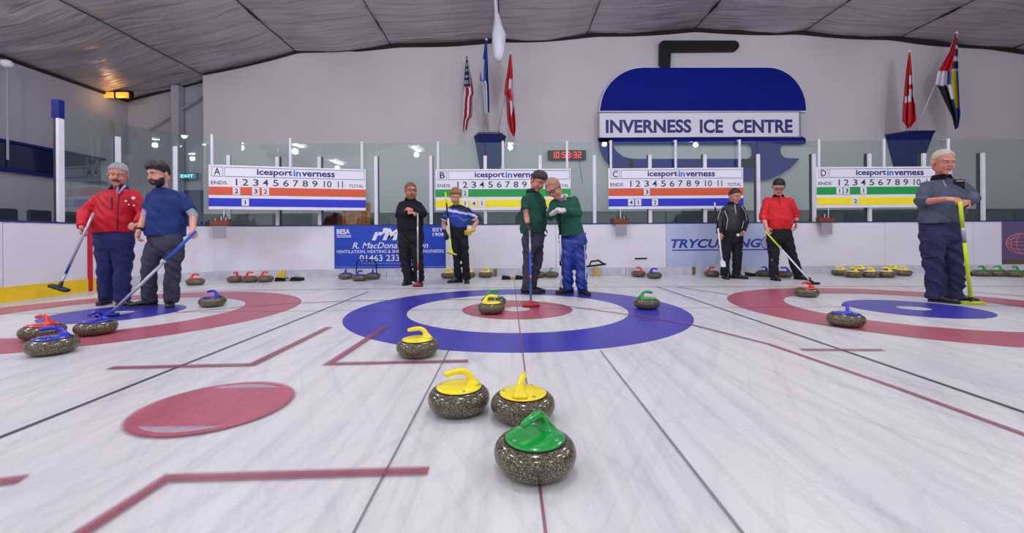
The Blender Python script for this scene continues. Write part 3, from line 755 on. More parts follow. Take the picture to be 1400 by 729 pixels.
def flag(nm, label, tip, base, shape, fn, Y=YW - 0.55):
    """tip, base: pole ends in the photo; shape: rows of (y, x left, x right) of the hanging cloth"""
    tp = W(tip[0], tip[1], Y - 0.15); bs = W(base[0], base[1] - 1, YW - 0.22)
    t = thing(nm, label, 'flag', bs, 0, 'flags on the back wall'); off = bs
    bm = bmesh.new(); tube(bm, [bs - off, tp - off], 0.014, 8); ell(bm, tp - off, (0.03, 0.03, 0.04)); obj('pole', bm, M['post'], t, True)
    nu, nv = 48, 60; v = []; fc = []; cols = []
    ys = [s_[0] for s_ in shape]
    for j in range(nv + 1):
        py = ys[0] + (ys[-1] - ys[0]) * j / nv
        xl = np.interp(py, ys, [s_[1] for s_ in shape]); xr = np.interp(py, ys, [s_[2] for s_ in shape])
        for i in range(nu + 1):
            u = i / nu; px = xl + (xr - xl) * (u * 0.9 + 0.05 * math.sin(u * 9) + 0.05 * u)
            dep = 0.07 * math.sin(u * 15 + j * 0.05) * (0.3 + min(1, j / 25)) + 0.05 * math.sin(u * 7 + 1)
            q = W(px, py + 1.5 * math.sin(u * 6) * (j / nv), Y - 0.2 + dep) - off; v.append(q)
    for j in range(nv):
        for i in range(nu): a = j * (nu + 1) + i; fc.append((a, a + 1, a + nu + 2, a + nu + 1))
    me = bpy.data.meshes.new('flag_cloth'); me.from_pydata(v, [], fc); me.update()
    ca = me.color_attributes.new('dye', 'FLOAT_COLOR', 'POINT'); k = 0
    for j in range(nv + 1):
        for i in range(nu + 1): ca.data[k].color = lin(fn(i / nu, j / nv)); k += 1
    o = link('flag_cloth', me, FLAGM, t); md = o.modifiers.new('thickness', 'SOLIDIFY'); md.thickness = 0.004
# designs are turned as the cloth hangs: the hoist is at the top
flag('national_flag', 'star-spangled red and white striped flag, leftmost over the left holder', (638, 75), (663, 188), [(76, 637.5, 639), (95, 635.5, 642.5), (115, 634, 646.5), (130, 633.5, 649), (133, 633.5, 646), (160, 632.5, 646), (165, 632.5, 641), (179, 633, 638)], lambda u, v: (usa(v * 0.9, u * 0.5) if v < 0.42 and u < .75 else (usa(0.9, u * 0.55 + v * .12))))
flag('national_flag', 'blue and white flag hanging straight between two others over the left holder', (665, 54), (668, 188), [(55, 663.5, 666), (75, 661, 667), (100, 657, 668), (112, 656, 668.5), (116, 660, 668.5), (135, 661.5, 669), (155, 663, 669)], lambda u, v: (210, 214, 232) if (0.25 < v < 0.55 and u < 0.55 and abs(u - (v - .2) * 1.4) < .3) or (v > .55 and u < .7) or (u > .9 and v < .6) else (24, 60, 170))
flag('national_flag', 'red and white maple leaf flag, right of three over the left holder', (698, 73), (680, 188), [(74, 697, 699), (95, 694, 701), (115, 690.5, 701.5), (128, 689, 702.5), (131, 692, 703), (145, 693, 703.5), (165, 694, 705), (180, 698, 705), (186, 702, 703.5)], lambda u, v: (228, 222, 232) if (0.3 < v < 0.92 - u * .3 and u > 0.52 and not (abs(v - .5) < .07 and u < .75)) or (0.42 < v < 0.6 and 0.25 < u < .5 and abs(v - .5) > .05) else (205, 24, 34))
flag('national_flag', 'red and white maple leaf flag hanging over the right holder', (1243.5, 70), (1239, 186), [(72, 1242.5, 1244.5), (95, 1239, 1247), (120, 1236.5, 1248.5), (139, 1235, 1250), (142, 1234.5, 1251.5), (165, 1233.5, 1253), (175, 1241, 1244.5)], lambda u, v: (228, 222, 232) if (0.3 < v < .6 and u > .62 and abs(v - .46) > .035) or (0.58 < v < .66 and 0.1 < u < .75) else (205, 24, 34))
flag('national_flag', 'tilted flag in red, white, black, yellow and blue over the right holder', (1308, 45), (1252, 180), [(46, 1306, 1309), (70, 1299, 1310), (98, 1282, 1311), (115, 1279, 1312), (120, 1283, 1312), (150, 1297, 1313), (160, 1302, 1313), (176, 1305.5, 1310)], lambda u, v: ((198, 24, 38) if u < .68 else ((20, 34, 100) if int(v * 24) % 3 else (224, 224, 236))) if v < .40 else ((226, 224, 234) if (v < .54 and u < .55) or (.54 < v < .7 and .5 < u < .68) else ((18, 18, 26) if u < .62 else ((232, 206, 30) if .68 < u < .86 and v < .8 else (24, 80, 180)))))

# hanging white wrapped bundle
Yh = 9.3
q = W(681.5, 85, Yh); off = Vector((q.x, q.y, q.z))
bg = thing('hanging_bundle', 'white wrapped cloth bundle hanging on a cord from the roof', 'bundle', off)
bm = bmesh.new(); pl = [(683, 84, .03), (682, 79, .10), (682, 70, .135), (681.5, 58, .15), (682, 48, .15), (681, 38, .11), (680, 28, .07), (678.5, 16, .045), (677.5, 0, .035), (677, -8, .03)]
tube(bm, [W(a, b, Yh) - off for a, b, r in pl], [r for a, b, r in pl], 14)
for v in bm.verts: v.co += v.co.normalized() * 0 + Vector((noise.noise(v.co * 5) * .03, noise.noise(v.co * 5 + Vector((3, 1, 2))) * .03, 0))
obj('wrapping', bm, mat('white_wrapping', (196, 196, 210), 0.5, bump=0.5, bscale=8), bg, True)
tp_ = W(677, -8, Yh) - off; bm = bmesh.new(); tube(bm, [tp_, Vector((tp_.x, tp_.y, 6.0 - off.z))], 0.012, 6); obj('cord', bm, M['post'], bg)

# ------------------------------------------------------------------ curling stones
def granite():
    m = bpy.data.materials.new('speckled_granite'); m.use_nodes = True; nt = m.node_tree; b = nt.nodes['Principled BSDF']
    tc = nt.nodes.new('ShaderNodeTexCoord')
    v = nt.nodes.new('ShaderNodeTexVoronoi'); v.inputs['Scale'].default_value = 370; nt.links.new(tc.outputs['Object'], v.inputs['Vector'])
    r = nt.nodes.new('ShaderNodeValToRGB'); e = r.color_ramp.elements
    e[0].position = 0.0; e[0].color = lin((38, 34, 30)); e[1].position = 1; e[1].color = lin((190, 176, 150))
    for p_, c_ in ((0.35, (58, 52, 40)), (0.55, (92, 84, 64)), (0.72, (124, 113, 86)), (0.86, (162, 148, 112))):
        x_ = e.new(p_); x_.color = lin(c_)
    sep = nt.nodes.new('ShaderNodeSeparateColor'); nt.links.new(v.outputs['Color'], sep.inputs[0])
    n = nt.nodes.new('ShaderNodeTexNoise'); n.inputs['Scale'].default_value = 120; n.inputs['Detail'].default_value = 4; nt.links.new(tc.outputs['Object'], n.inputs['Vector'])
    ad = nt.nodes.new('ShaderNodeMath'); ad.operation = 'MULTIPLY_ADD'; nt.links.new(n.outputs[0], ad.inputs[0]); ad.inputs[1].default_value = 0.9
    mu = nt.nodes.new('ShaderNodeMath'); mu.operation = 'MULTIPLY_ADD'; nt.links.new(sep.outputs[0], mu.inputs[0]); mu.inputs[1].default_value = 0.75; mu.inputs[2].default_value = -0.38
    nt.links.new(mu.outputs[0], ad.inputs[2]); nt.links.new(ad.outputs[0], r.inputs[0]); nt.links.new(r.outputs[0], b.inputs['Base Color'])
    b.inputs['Roughness'].default_value = 0.18; b.inputs['Coat Weight'].default_value = 0.15
    return m
M['granite'] = granite()
M['band'] = mat('rough_striking_band', (122, 112, 94), 0.6, nscale=140, namt=0.45)
SC = {'green': mat('green_moulded_plastic', (6, 150, 54), 0.22, coat=0.4), 'yellow': mat('yellow_moulded_plastic', (248, 226, 14), 0.25, coat=0.4),
      'blue': mat('blue_moulded_plastic', (20, 40, 176), 0.25, coat=0.4), 'red': mat('red_moulded_plastic', (214, 44, 34), 0.25, coat=0.4)}
def stone(col):
    t = thing('curling_stone', 'x', 'curling stone')
    bm = bmesh.new()
    pr = [(0, .004), (.055, .004), (.062, 0), (.068, .0), (.088, .003), (.112, .010), (.130, .023), (.140, .039)]
    pr2 = [(.140, .039), (.1440, .051), (.1450, .060), (.1450, .067), (.1430, .078)]
    pr3 = [(.1430, .078), (.1375, .090), (.128, .100), (.117, .1065), (.108, .109), (.09, .110), (0, .110)]
    lathe(bm, pr, 56); o1 = bm
    lathe(bm, pr2, 56); lathe(bm, pr3, 56); bmesh.ops.remove_doubles(bm, verts=bm.verts, dist=1e-5)
    obj('granite_body', bm, M['granite'], t, True)
    bm = bmesh.new(); lathe(bm, [(.1085, .1075), (.1100, .1105), (.1080, .1130), (.0, .1125)], 48); obj('gasket', bm, M['black'], t, True)
    # moulded handle: dished plate, swept neck and grip
    bm = bmesh.new()
    lathe(bm, [(0, .112), (.1055, .112), (.1065, .1145), (.102, .1185), (.08, .1235), (.045, .127), (0, .128)], 48)
    path = [(.062, .116, .042, .046), (.061, .128, .034, .034), (.058, .141, .025, .024), (.054, .154, .0185, .018), (.048, .167, .0160, .0155), (.038, .178, .0152, .0148), (.022, .1855, .0150, .0145), (.002, .187, .0148, .014), (-.024, .184, .0146, .014), (-.048, .179, .0142, .0135), (-.062, .176, .0128, .0125), (-.068, .1747, .008, .008)]
    secs = []
    for i, (x_, z_, a, b2) in enumerate(path):
        p0 = path[max(i - 1, 0)]; p1 = path[min(i + 1, len(path) - 1)]; d = Vector((p1[0] - p0[0], 0, p1[1] - p0[1])).normalized()
        if i == 0: d = Vector((-.15, 0, 1)).normalized()
        s_ = Vector((0, 1, 0)); secs.append((Vector((x_, 0, z_)), s_, s_.cross(d), b2, a))
    loft(bm, secs, 18)
    h = obj('handle', bm, SC[col], t, True)
    for a in (0.25, 2.35, -1.9):
        bm = bmesh.new(); lathe(bm, [(0, .0), (.0075, .0), (.0085, .0015), (.008, .003), (.003, .003), (.0025, .0012), (0, .0012)], 14)
        for v in bm.verts: v.co += Vector((.086 * math.cos(a + .5), .086 * math.sin(a + .5), .1205))
        obj('screw', bm, M['steel'], h, True)
    return t
protos = {}
def place(col, x, y, ang, label, group, tilt=0):
    if col not in protos: protos[col] = stone(col); t = protos[col]
    else: t = copy_tree(protos[col])
    t.location = (x, y, 0); t.rotation_euler = (0, 0, math.radians(ang - 180)); t['label'] = label; t['group'] = group
    return t
def place_px(col, px, bottom, ang, label, group='stones in play on the ice', Y=None):
    hor = HOR - ROLL * (px - 700)
    Y = Y or 0.795 * F / (bottom - hor) + 0.125
    x = W(px, 400, Y).x; return place(col, x, Y, ang, label, group)
place_px('green', 730, 658, 228, 'green handled granite curling stone nearest the camera')
place_px('yellow', 714, 0, 78, 'yellow handled curling stone just behind the nearest green one', Y=1.97)
place_px('yellow', 626.5, 568, 193, 'yellow handled curling stone on bare ice left of the front pair')
place_px('yellow', 570.5, 487, 182, 'yellow handled curling stone on the near edge of the blue ring')
place_px('yellow', 671.5, 427.5, 2, 'yellow handled curling stone on the red centre of the house')
place_px('green', 675, 0, 8, 'green handled curling stone behind the yellow one at the house centre', Y=5.08)
place_px('green', 884, 421, 8, 'green handled curling stone on the right of the blue ring')
place_px('blue', 290.5, 417.5, 172, 'blue handled curling stone right of the man in a blue tee shirt')
place_px('blue', 131, 456, 268, 'blue handled curling stone touched by the blue and silver broom')
place_px('red', 58, 462, 172, 'red handled curling stone at the far left behind a blue one')
place_px('blue', 71, 483, 205, 'blue handled curling stone at the far left nearest the camera')
place_px('red', 1103, 405, 185, 'red handled curling stone by the broom of the man in red top')
place_px('blue', 1156, 446, 70, 'blue handled curling stone on the right red ring in front')
def wall_stone(col, px, base, ang, label, g, dy=0.0):
    hor = HOR - ROLL * (px - 700); Y = min(0.795 * F / (base - hor) + 0.125, YB - 0.2) if px > 400 else 0.795 * F / (base - hor) + 0.1
    Y += dy
    x = W(px, 375, Y).x; return place(col, x, Y, ang, label, g)
g = 'red stones parked at the left boards'
wall_stone('red', 267, 388, 10, 'red handled stone alone by the left corner boards', g)
wall_stone('red', 322, 384.5, 275, 'red handled stone by the boards, leftmost of three together', g)
wall_stone('red', 341.5, 384.5, 350, 'red handled stone by the boards, middle of three together', g)
wall_stone('red', 362.5, 384, 350, 'red handled stone by the boards, rightmost of three together', g)
g = 'blue stones parked under the sponsor banner'
wall_stone('blue', 473, 380.5, 300, 'blue handled stone under the blue banner, leftmost of three', g)
wall_stone('blue', 492, 382, 60, 'blue handled stone under the blue banner, front middle of three', g, -0.12)
wall_stone('blue', 510, 380.5, 100, 'blue handled stone under the blue banner, rightmost of three', g)
g = 'yellow stones parked behind the young player'
wall_stone('yellow', 613, 379.5, 180, 'yellow handled stone by the boards left of the young player', g)
wall_stone('yellow', 640, 378, 180, 'yellow handled stone partly hidden by the young player', g)
wall_stone('yellow', 664, 378, 180, 'yellow handled stone by the boards right of the young player', g)
g = 'green stones parked behind the men in green'
wall_stone('green', 736, 378.5, 100, 'green handled stone by the boards between the green men, left', g)
wall_stone('green', 754, 378.5, 60, 'green handled stone by the boards between the green men, right', g)
g = 'stones parked left of the curling banner'
wall_stone('red', 873, 377.5, 200, 'red handled stone by the boards under the black slot', g)
wall_stone('blue', 894.5, 379, 320, 'blue handled stone by the boards left of the pale blue banner', g, -0.1)
g = 'stones parked under the curling banner'
wall_stone('red', 973.5, 377.5, 10, 'red handled stone with a thin delivery stick under the curling banner', g)
wall_stone('blue', 1045, 377, 200, 'blue handled stone by the boards left of the man in red top', g)
wall_stone('blue', 1072.5, 378, 150, 'blue handled stone seen between the legs of the man in red top', g, -0.05)
g = 'yellow stones lined up at the right boards'
for i, (px, b) in enumerate(((1148, 376), (1166.5, 377.5), (1189.5, 377.5), (1211.5, 377.5), (1234.5, 376.5))):
    wall_stone('yellow', px, b, (175, 195, 185, 170, 190)[i], ('first', 'second', 'third', 'fourth', 'last')[i] + ' from the left of the yellow stones lined up at the right boards', g, -0.14 if i in (1, 2, 3) else 0.02)
for px, lab in ((1176, 'left'), (1222, 'right')):
    place('yellow', xpx(px, YB - 0.22), YB - 0.19, 165, lab + ' one of two yellow handled stones tucked behind the lined up row', g)
g = 'green stones lined up at the far right boards'
for i, px in enumerate((1342, 1363.5, 1388, 1412)):
    wall_stone('green', px, 377, (185, 170, 190, 180)[i], ('first', 'second', 'third', 'fourth')[i] + ' from the left of the green stones lined up at the far right', g, -0.12 if i == 2 else 0)

# ------------------------------------------------------------------ brooms and small equipment
def broom(label, top, bottom, cols, head_dir, head_m, name='curling_broom', L=0.2, r=0.0135, head_tilt=0.0, pad=None, hw=0.05):
    """top, bottom: world points; cols: [(from, to, material)] along the shaft from the top"""
    top, bottom = Vector(top), Vector(bottom); t = thing(name, label, 'broom', bottom)
    tt = top - bottom
    for a, b, m in cols:
        bm = bmesh.new(); p0 = tt * (1 - a); p1 = tt * (1 - b); tube(bm, [p0, p0.lerp(p1, .5), p1], r, 10); obj('shaft' if b - a > 0.12 else 'clamp', bm, m, t, True)
    d = Vector((math.cos(head_dir), math.sin(head_dir), 0)); s_ = Vector((-d.y, d.x, 0)); u = Vector((0, 0, 1))
    d2 = (d * math.cos(head_tilt) + u * math.sin(head_tilt)); u2 = s_.cross(d2) * -1
    if u2.z < 0: u2 = -u2
    bm = bmesh.new(); loft(bm, [(d2 * x_ + u2 * .024, s_, u2, hw * k, .012 * k2) for x_, k, k2 in ((-L / 2, .5, .5), (-L * .45, .9, .9), (-L * .2, 1, 1), (L * .2, 1, 1), (L * .45, .9, .9), (L / 2, .5, .5))], 14)
    cap(bm, u2 * .024, tt.normalized() * .09, .024, .016, 10)
    hd = obj('broom_head', bm, head_m, t, True)
    bm = bmesh.new(); loft(bm, [(d2 * x_ + u2 * .009, s_, u2, hw * .92 * k, .009 * k) for x_, k in ((-L * .48, .6), (-L * .42, 1), (L * .42, 1), (L * .48, .6))], 14)
    obj('pad', bm, pad or M['black'], hd, True)
    return t
silver = mat('silver_carbon_shaft', (176, 178, 190), 0.25, metal=0.5)
bluesh = mat('blue_shaft', (24, 84, 200), 0.3); neon = mat('neon_yellow', (206, 230, 20), 0.35); neonw = mat('white_shaft', (222, 222, 226), 0.3)
redp = mat('red_fabric_pad', (170, 16, 40), 0.7); orng = mat('orange_shaft', (226, 90, 40), 0.35)
bl_clamp = mat('blue_clamp', (30, 50, 150), 0.4)
# 1 man in red jacket
broom('silver broom with blue clamp swung by the man in red jacket', W(128, 291, 5.02), W(80, 396, 4.9), [(0, .68, silver), (.68, .80, bl_clamp), (.80, 1, silver)], 0.1, mat('dark_slate_head', (34, 40, 62), 0.5), head_tilt=-0.35, L=0.2)
q2 = G(147, 433)
broom('long silver broom with blue upper grip leaning from the man in blue tee', W(268, 316, 4.98), (q2.x, q2.y, 0), [(0, .36, bluesh), (.36, .4, silver), (.4, 1, silver)], 0.3, mat('blue_head', (30, 50, 160), 0.4), r=0.0165)
q3 = G(571.5, 392)
broom('silver broom with red band held upright by the bearded man in black', W(571, 291, q3.y + 0.02), (q3.x, q3.y, 0), [(0, .68, silver), (.68, .78, redp), (.78, 1, silver)], 0.0, redp, L=0.17)
b4 = broom('neon yellow broom held head down beside the young player', W(609, 263, 7.42), W(617.5, 348, 7.3), [(0, .18, neon), (.18, .42, M['black']), (.42, .75, mat('white_yellow_shaft', (210, 214, 150), 0.4)), (.75, 1, neon)], -0.3, neon, head_tilt=-0.35, L=0.16)
q5 = G(726, 420)
broom('blue broom with dark red pad held by the left man in green', W(724.3, 316, 5.85), (q5.x, q5.y, 0), [(0, .3, silver), (.3, .34, bluesh), (.34, .62, bluesh), (.62, .66, orng), (.66, 1, mat('dark_blue_shaft', (38, 74, 140), 0.3))], 0.0, redp, L=0.2, pad=redp)
q6 = G(766.5, 401)
broom('white and black broom held upright by the right man in green', W(765.5, 284, 5.78), (q6.x, q6.y, 0), [(0, .3, M['black']), (.3, .6, neonw), (.6, .66, M['black']), (.66, 1, neonw)], 2.6, M['black'], L=0.15, hw=0.035)
broom('thin broom with black and white ring head tucked by the man in tracksuit', W(977, 277, 7.72), W(988, 362, 7.62), [(0, .08, neonw), (.08, .42, M['black']), (.42, .46, neonw), (.46, 1, neonw)], 1.3, neonw, L=0.13, hw=0.045, head_tilt=0.9)
q7 = G(999, 381)
broom('white and orange broom standing behind the man in tracksuit', W(994, 325, 8.25), (q7.x + 0.03, 8.2, 0), [(0, .4, neonw), (.4, .9, orng), (.9, 1, M['black'])], 0.0, M['black'], L=0.2)
q8 = G(1112, 389)
broom('white broom with yellow grip reaching the red stone from man in red top', W(1046, 316, 7.45), (q8.x, q8.y, 0), [(0, .32, neon), (.32, .36, silver), (.36, 1, neonw)], 0.1, M['black'], L=0.2)
q9 = G(1328, 416)
broom('neon yellow broom held in both hands by the man in grey', W(1312.5, 276, 4.68), (q9.x, q9.y, 0), [(0, .24, neon), (.24, .38, silver), (.38, .92, neon), (.92, 1, M['black'])], -0.25, mat('yellow_green_head', (180, 190, 30), 0.4), L=0.25, r=0.018, pad=neon)
# hacks, stands, delivery frames
def hack(px, py, label, wdt=0.5, mid_m=None, Yo=None):
    g_ = G(px, py); Y = Yo or g_.y; t = thing('foot_hack', label, 'hack', (W(px, py, Y).x, Y, 0), 0, 'rubber foot hacks by the boards')
    for s_ in (-1, 1):
        bm = bmesh.new(); x_ = s_ * wdt * .28; prism(bm, [(x_ - wdt * .19, 0), (x_ + wdt * .19, 0), (x_ + wdt * .17, .055), (x_ - wdt * .15, .075)], -.09, .09); obj('foot_rest', bm, M['black'], t)
    obj('bridge', B(-wdt * .12, wdt * .12, -.05, .05, 0, .045, .008), mid_m or M['card'], t)
hack(396, 384, 'black rubber foot hack with grey bridge right of the red stones', 0.52)
hack(701, 380.5, 'black rubber foot hack with pale wooden bridge behind the centre house', 0.46, mat('pale_wood', (190, 160, 110), 0.5), 8.3)
hack(1033, 378, 'black rubber foot hack under the pale blue curling banner', 0.36, None, 8.55)
hack(1330, 380, 'black rubber foot hack behind the man in grey', 0.4, None, 8.4)
g_ = G(379, 385); t = thing('yellow_sponge', 'upright yellow wedge standing beside the left foot hack', 'wedge', (g_.x, g_.y + 0.1, 0), 0.3)
bm = bmesh.new(); prism(bm, [(-.07, 0), (.07, 0), (.11, .2), (.02, .2), (-.04, .13)], -.04, .04); obj('wedge_block', bm, mat('faded_yellow', (210, 180, 60), 0.7), t)
g_ = W(501, 381, YB - 0.24); t = thing('tubular_stand', 'black tubular frame standing over the blue stones under the banner', 'frame', (g_.x, YB - 0.24, 0))
bm = bmesh.new(); tube(bm, [(-.2, 0, .14), (-.19, 0, .33), (-.16, 0, .37), (.16, 0, .37), (.19, 0, .33), (.2, 0, .14)], .012, 8); obj('hoop', bm, M['black'], t, True)
for s_ in (-1, 1): bm = bmesh.new(); tube(bm, [(s_ * .2, 0, .15), (s_ * .2, .1, .0)], .012, 8); obj('leg', bm, M['black'], t, True)
g_ = W(815, 379, YB - 0.15); t = thing('measuring_device', 'black measuring bars resting on a yellow stand by the boards', 'measure', (g_.x, YB - 0.15, 0))
bm = bmesh.new(); box(bm, -.03, .03, -.03, .03, 0, .19, .005); box(bm, -.08, .08, -.05, .05, 0, .02); obj('stand', bm, mat('mustard_stand', (196, 160, 30), 0.5), t)
bm = bmesh.new(); tube(bm, [(-.2, 0, .2), (0, 0, .22), (.2, -.02, .25)], .018, 8); tube(bm, [(-.1, 0, .3), (.05, 0, .32), (.17, 0, .24)], .018, 8); tube(bm, [(-.13, 0, .22), (-.1, 0, .3)], .015, 8); obj('bars', bm, M['black'], t, True)
a = W(984, 341, YB - 0.12); b = W(976.5, 366, YB - 0.2)
bm = bmesh.new(); tube(bm, [a, b], 0.009, 8); t = obj('delivery_stick', bm, M['steel']); tag(t, 'thin grey delivery stick leaning from the red stone to the boards', 'stick')
# ------------------------------------------------------------------ people
SKIN = mat('skin', (206, 150, 128), 0.5, nscale=9, namt=0.06, sss=0.08)
SKIN2 = mat('ruddy_skin', (198, 130, 108), 0.5, nscale=9, namt=0.08, sss=0.08)
LIP = mat('lips', (150, 84, 78), 0.5); EYEW = mat('eye_white', (214, 208, 204), 0.3); EYED = mat('dark_iris', (30, 24, 22), 0.2)
SHOE = mat('black_shoe_leather', (22, 22, 30), 0.35); SOLE = mat('dark_sole', (40, 40, 46), 0.7)
HAIRM = {'grey': mat('grey_hair', (150, 146, 146), 0.7, nscale=60, namt=0.3, bump=0.6, bscale=90), 'black': mat('black_hair', (24, 20, 22), 0.5, nscale=60, namt=0.3, bump=0.6, bscale=90),
         'brown': mat('brown_hair', (120, 82, 56), 0.6, nscale=60, namt=0.3, bump=0.6, bscale=90), 'ginger': mat('light_brown_hair', (150, 104, 62), 0.6, nscale=60, namt=0.3, bump=0.6, bscale=90),
         'dark': mat('dark_brown_hair', (52, 38, 34), 0.55, nscale=60, namt=0.3, bump=0.6, bscale=90), 'sandy': mat('greying_sandy_hair', (160, 132, 108), 0.7, nscale=60, namt=0.3, bump=0.6, bscale=90),
         'pale': mat('pale_grey_hair', (190, 176, 160), 0.7, nscale=60, namt=0.25, bump=0.6, bscale=90)}

def fuse(name, bm, m, parent, voxel, smooth=3, disp=0.0, dscale=(7, 7, 20), off=None):
    """turn overlapping closed pieces into one continuous skin; off = world position of the parent"""
    me = bpy.data.meshes.new(name); bmesh.ops.recalc_face_normals(bm, faces=bm.faces)
    for v in bm.verts: v.co -= off
    bm.to_mesh(me); bm.free()
    o = bpy.data.objects.new(name, me); C.objects.link(o)
    r = o.modifiers.new('r', 'REMESH'); r.mode = 'VOXEL'; r.voxel_size = voxel
    if smooth: s = o.modifiers.new('s', 'SMOOTH'); s.factor = 0.5; s.iterations = smooth
    me2 = bpy.data.meshes.new_from_object(o.evaluated_get(bpy.context.evaluated_depsgraph_get()))
    bpy.data.objects.remove(o); bpy.data.meshes.remove(me); me2.name = name
    if disp:
        nv = len(me2.vertices); nn = np.empty(nv * 3); me2.vertex_normals.foreach_get('vector', nn); nn = nn.reshape(-1, 3)
        cc = np.empty(nv * 3); me2.vertices.foreach_get('co', cc); cc = cc.reshape(-1, 3)
        for i_ in range(nv):
            c = Vector(cc[i_]) + off; n = noise.noise(Vector((c.x * dscale[0], c.y * dscale[1], c.z * dscale[2]))) * .45 + 1.9 * (.16 - abs(noise.noise(Vector((c.x * 5 + 9 + c.z * 3, c.y * 6, c.z * 10 + c.x * 7)))))
            cc[i_] += nn[i_] * (disp * n)
        me2.vertices.foreach_set('co', cc.ravel()); me2.update()
    me2.materials.clear(); return link(name, me2, m, parent, True)

def euler(yaw, pitch, roll):
    """yaw>0 turns to image right, pitch>0 looks down, roll>0 leans the crown to image right"""
    return Matrix.Rotation(math.radians(yaw), 3, 'Z') @ Matrix.Rotation(math.radians(roll), 3, 'Y') @ Matrix.Rotation(math.radians(pitch), 3, 'X')

def head_pieces(bm, c, R, s=1.0):
    def e(p, r, seg=18): ell(bm, c + R @ (Vector(p) * s), [x * s for x in r], R, seg)
    e((0, .012, .035), (.077, .096, .083), 24); e((0, -.020, -.028), (.065, .068, .082), 20); e((0, -.058, -.088), (.027, .026, .024)); e((0, .03, -.03), (.064, .07, .07))
    for sx in (-1, 1):
        e((sx * .034, -.056, -.028), (.028, .03, .03)); e((sx * .079, .012, -.004), (.010, .018, .031)); e((sx * .040, -.014, -.066), (.021, .042, .022))
        cap(bm, c + R @ (Vector((sx * .012, -.084, .030)) * s), c + R @ (Vector((sx * .044, -.072, .031)) * s), .0105 * s, .009 * s, 8)
    cap(bm, c + R @ (Vector((0, -.084, .018)) * s), c + R @ (Vector((0, -.104, -.016)) * s), .0085 * s, .0125 * s, 8)
    e((.009, -.096, -.02), (.009, .010, .008), 10); e((-.009, -.096, -.02), (.009, .010, .008), 10)
    e((0, -.08, -.052), (.024, .014, .014), 12)

def head_parts(c, R, parent, off, hair, style, s=1.0, brow=None):
    def P3(p): return c + R @ (Vector(p) * s) - off
    for sx in (-1, 1):
        bm = bmesh.new(); ell(bm, P3((sx * .029, -.079, .012)), (.0115 * s, .008 * s, .0046 * s), R, 12); ey = obj('eye', bm, EYEW, parent, True)
        bm = bmesh.new(); ell(bm, P3((sx * .029, -.0853, .0112)), (.0048 * s, .003 * s, .0042 * s), R, 10); obj('iris', bm, EYED, ey, True)
        bm = bmesh.new(); tube(bm, [P3((sx * .012, -.0935, .029)), P3((sx * .028, -.091, .036)), P3((sx * .046, -.078, .031))], [.004 * s, .005 * s, .003 * s], 8); obj('eyebrow', bm, brow or HAIRM[hair], parent, True)
    bm = bmesh.new(); tube(bm, [P3((-.022, -.087, -.054)), P3((-.008, -.0945, -.052)), P3((0, -.0945, -.053)), P3((.008, -.0945, -.052)), P3((.022, -.087, -.054))], [.003 * s, .0055 * s, .005 * s, .0055 * s, .003 * s], 8, 1); obj('mouth', bm, LIP, parent, True)
    # hair cap: swells where hair grows, sinks into the head elsewhere
    top = {'short': .50, 'recede': .74, 'quiff': .42, 'bald': .80}[style]; th = {'short': .010, 'recede': .008, 'quiff': .016, 'bald': .006}[style]
    hd_seed = c.x * 3
    bm = bmesh.new(); r = bmesh.ops.create_uvsphere(bm, u_segments=64, v_segments=44, radius=1)
    for v in r['verts']:
        d = v.co.normalized(); f = -d.y
        thr = (-.50 + (f ** .8) * (top + .50)) if f > 0 else (-.50 + f * .35)
        
        thr += .13 * noise.noise(d * 5 + Vector((hd_seed, 0, 0))); k = max(0, min(1, (d.z - thr) / .14 + .5)); t_ = -.014 + (th * (.45 + .75 * max(0, d.z)) + .014) * k + k * (.006 * noise.noise(d * 6) + .004 * noise.noise(d * 17))
        if style == 'quiff' and f > .2 and d.z > .45: t_ += .014
        p = Vector((d.x * (.077 + t_), .012 + d.y * (.096 + t_), .035 + d.z * (.083 + t_)))
        if d.z < 0:
            p.z = .035 + d.z * .098; h_ = max(.35, math.hypot(d.x, d.y)) ** -.55; p.x *= h_; p.y = .014 + (p.y - .012) * h_
        v.co = P3(p)
    obj('hair', bm, HAIRM[hair], parent, True)
def beard(c, R, parent, off, m, s=1.0, full=True):
    bm = bmesh.new()
    if full:
        r = bmesh.ops.create_uvsphere(bm, u_segments=28, v_segments=20, radius=1)
        for v in r['verts']:
            d = v.co.normalized(); k = max(0, min(1, (-.18 - d.z + .25 * abs(d.x)) / .12 + .5)) * max(0, min(1, (.35 - d.y) / .2))
            if abs(d.x) < .38 and d.z > -.48 and d.y < 0: k *= .35
            t_ = -.014 + .026 * k
            v.co = c + R @ (Vector((d.x * (.066 + t_), -.024 + d.y * (.066 + t_), -.034 + d.z * (.080 + t_))) * s) - off
        obj('beard', bm, m, parent, True); bm = bmesh.new()
    tube(bm, [c + R @ (Vector(p) * s) - off for p in ((-.032, -.084, -.053), (-.014, -.094, -.042), (0, -.099, -.038), (.014, -.094, -.042), (.032, -.084, -.053))], [.003 * s, .006 * s, .006 * s, .006 * s, .003 * s], 8)
    obj('moustache', bm, m, parent, True)
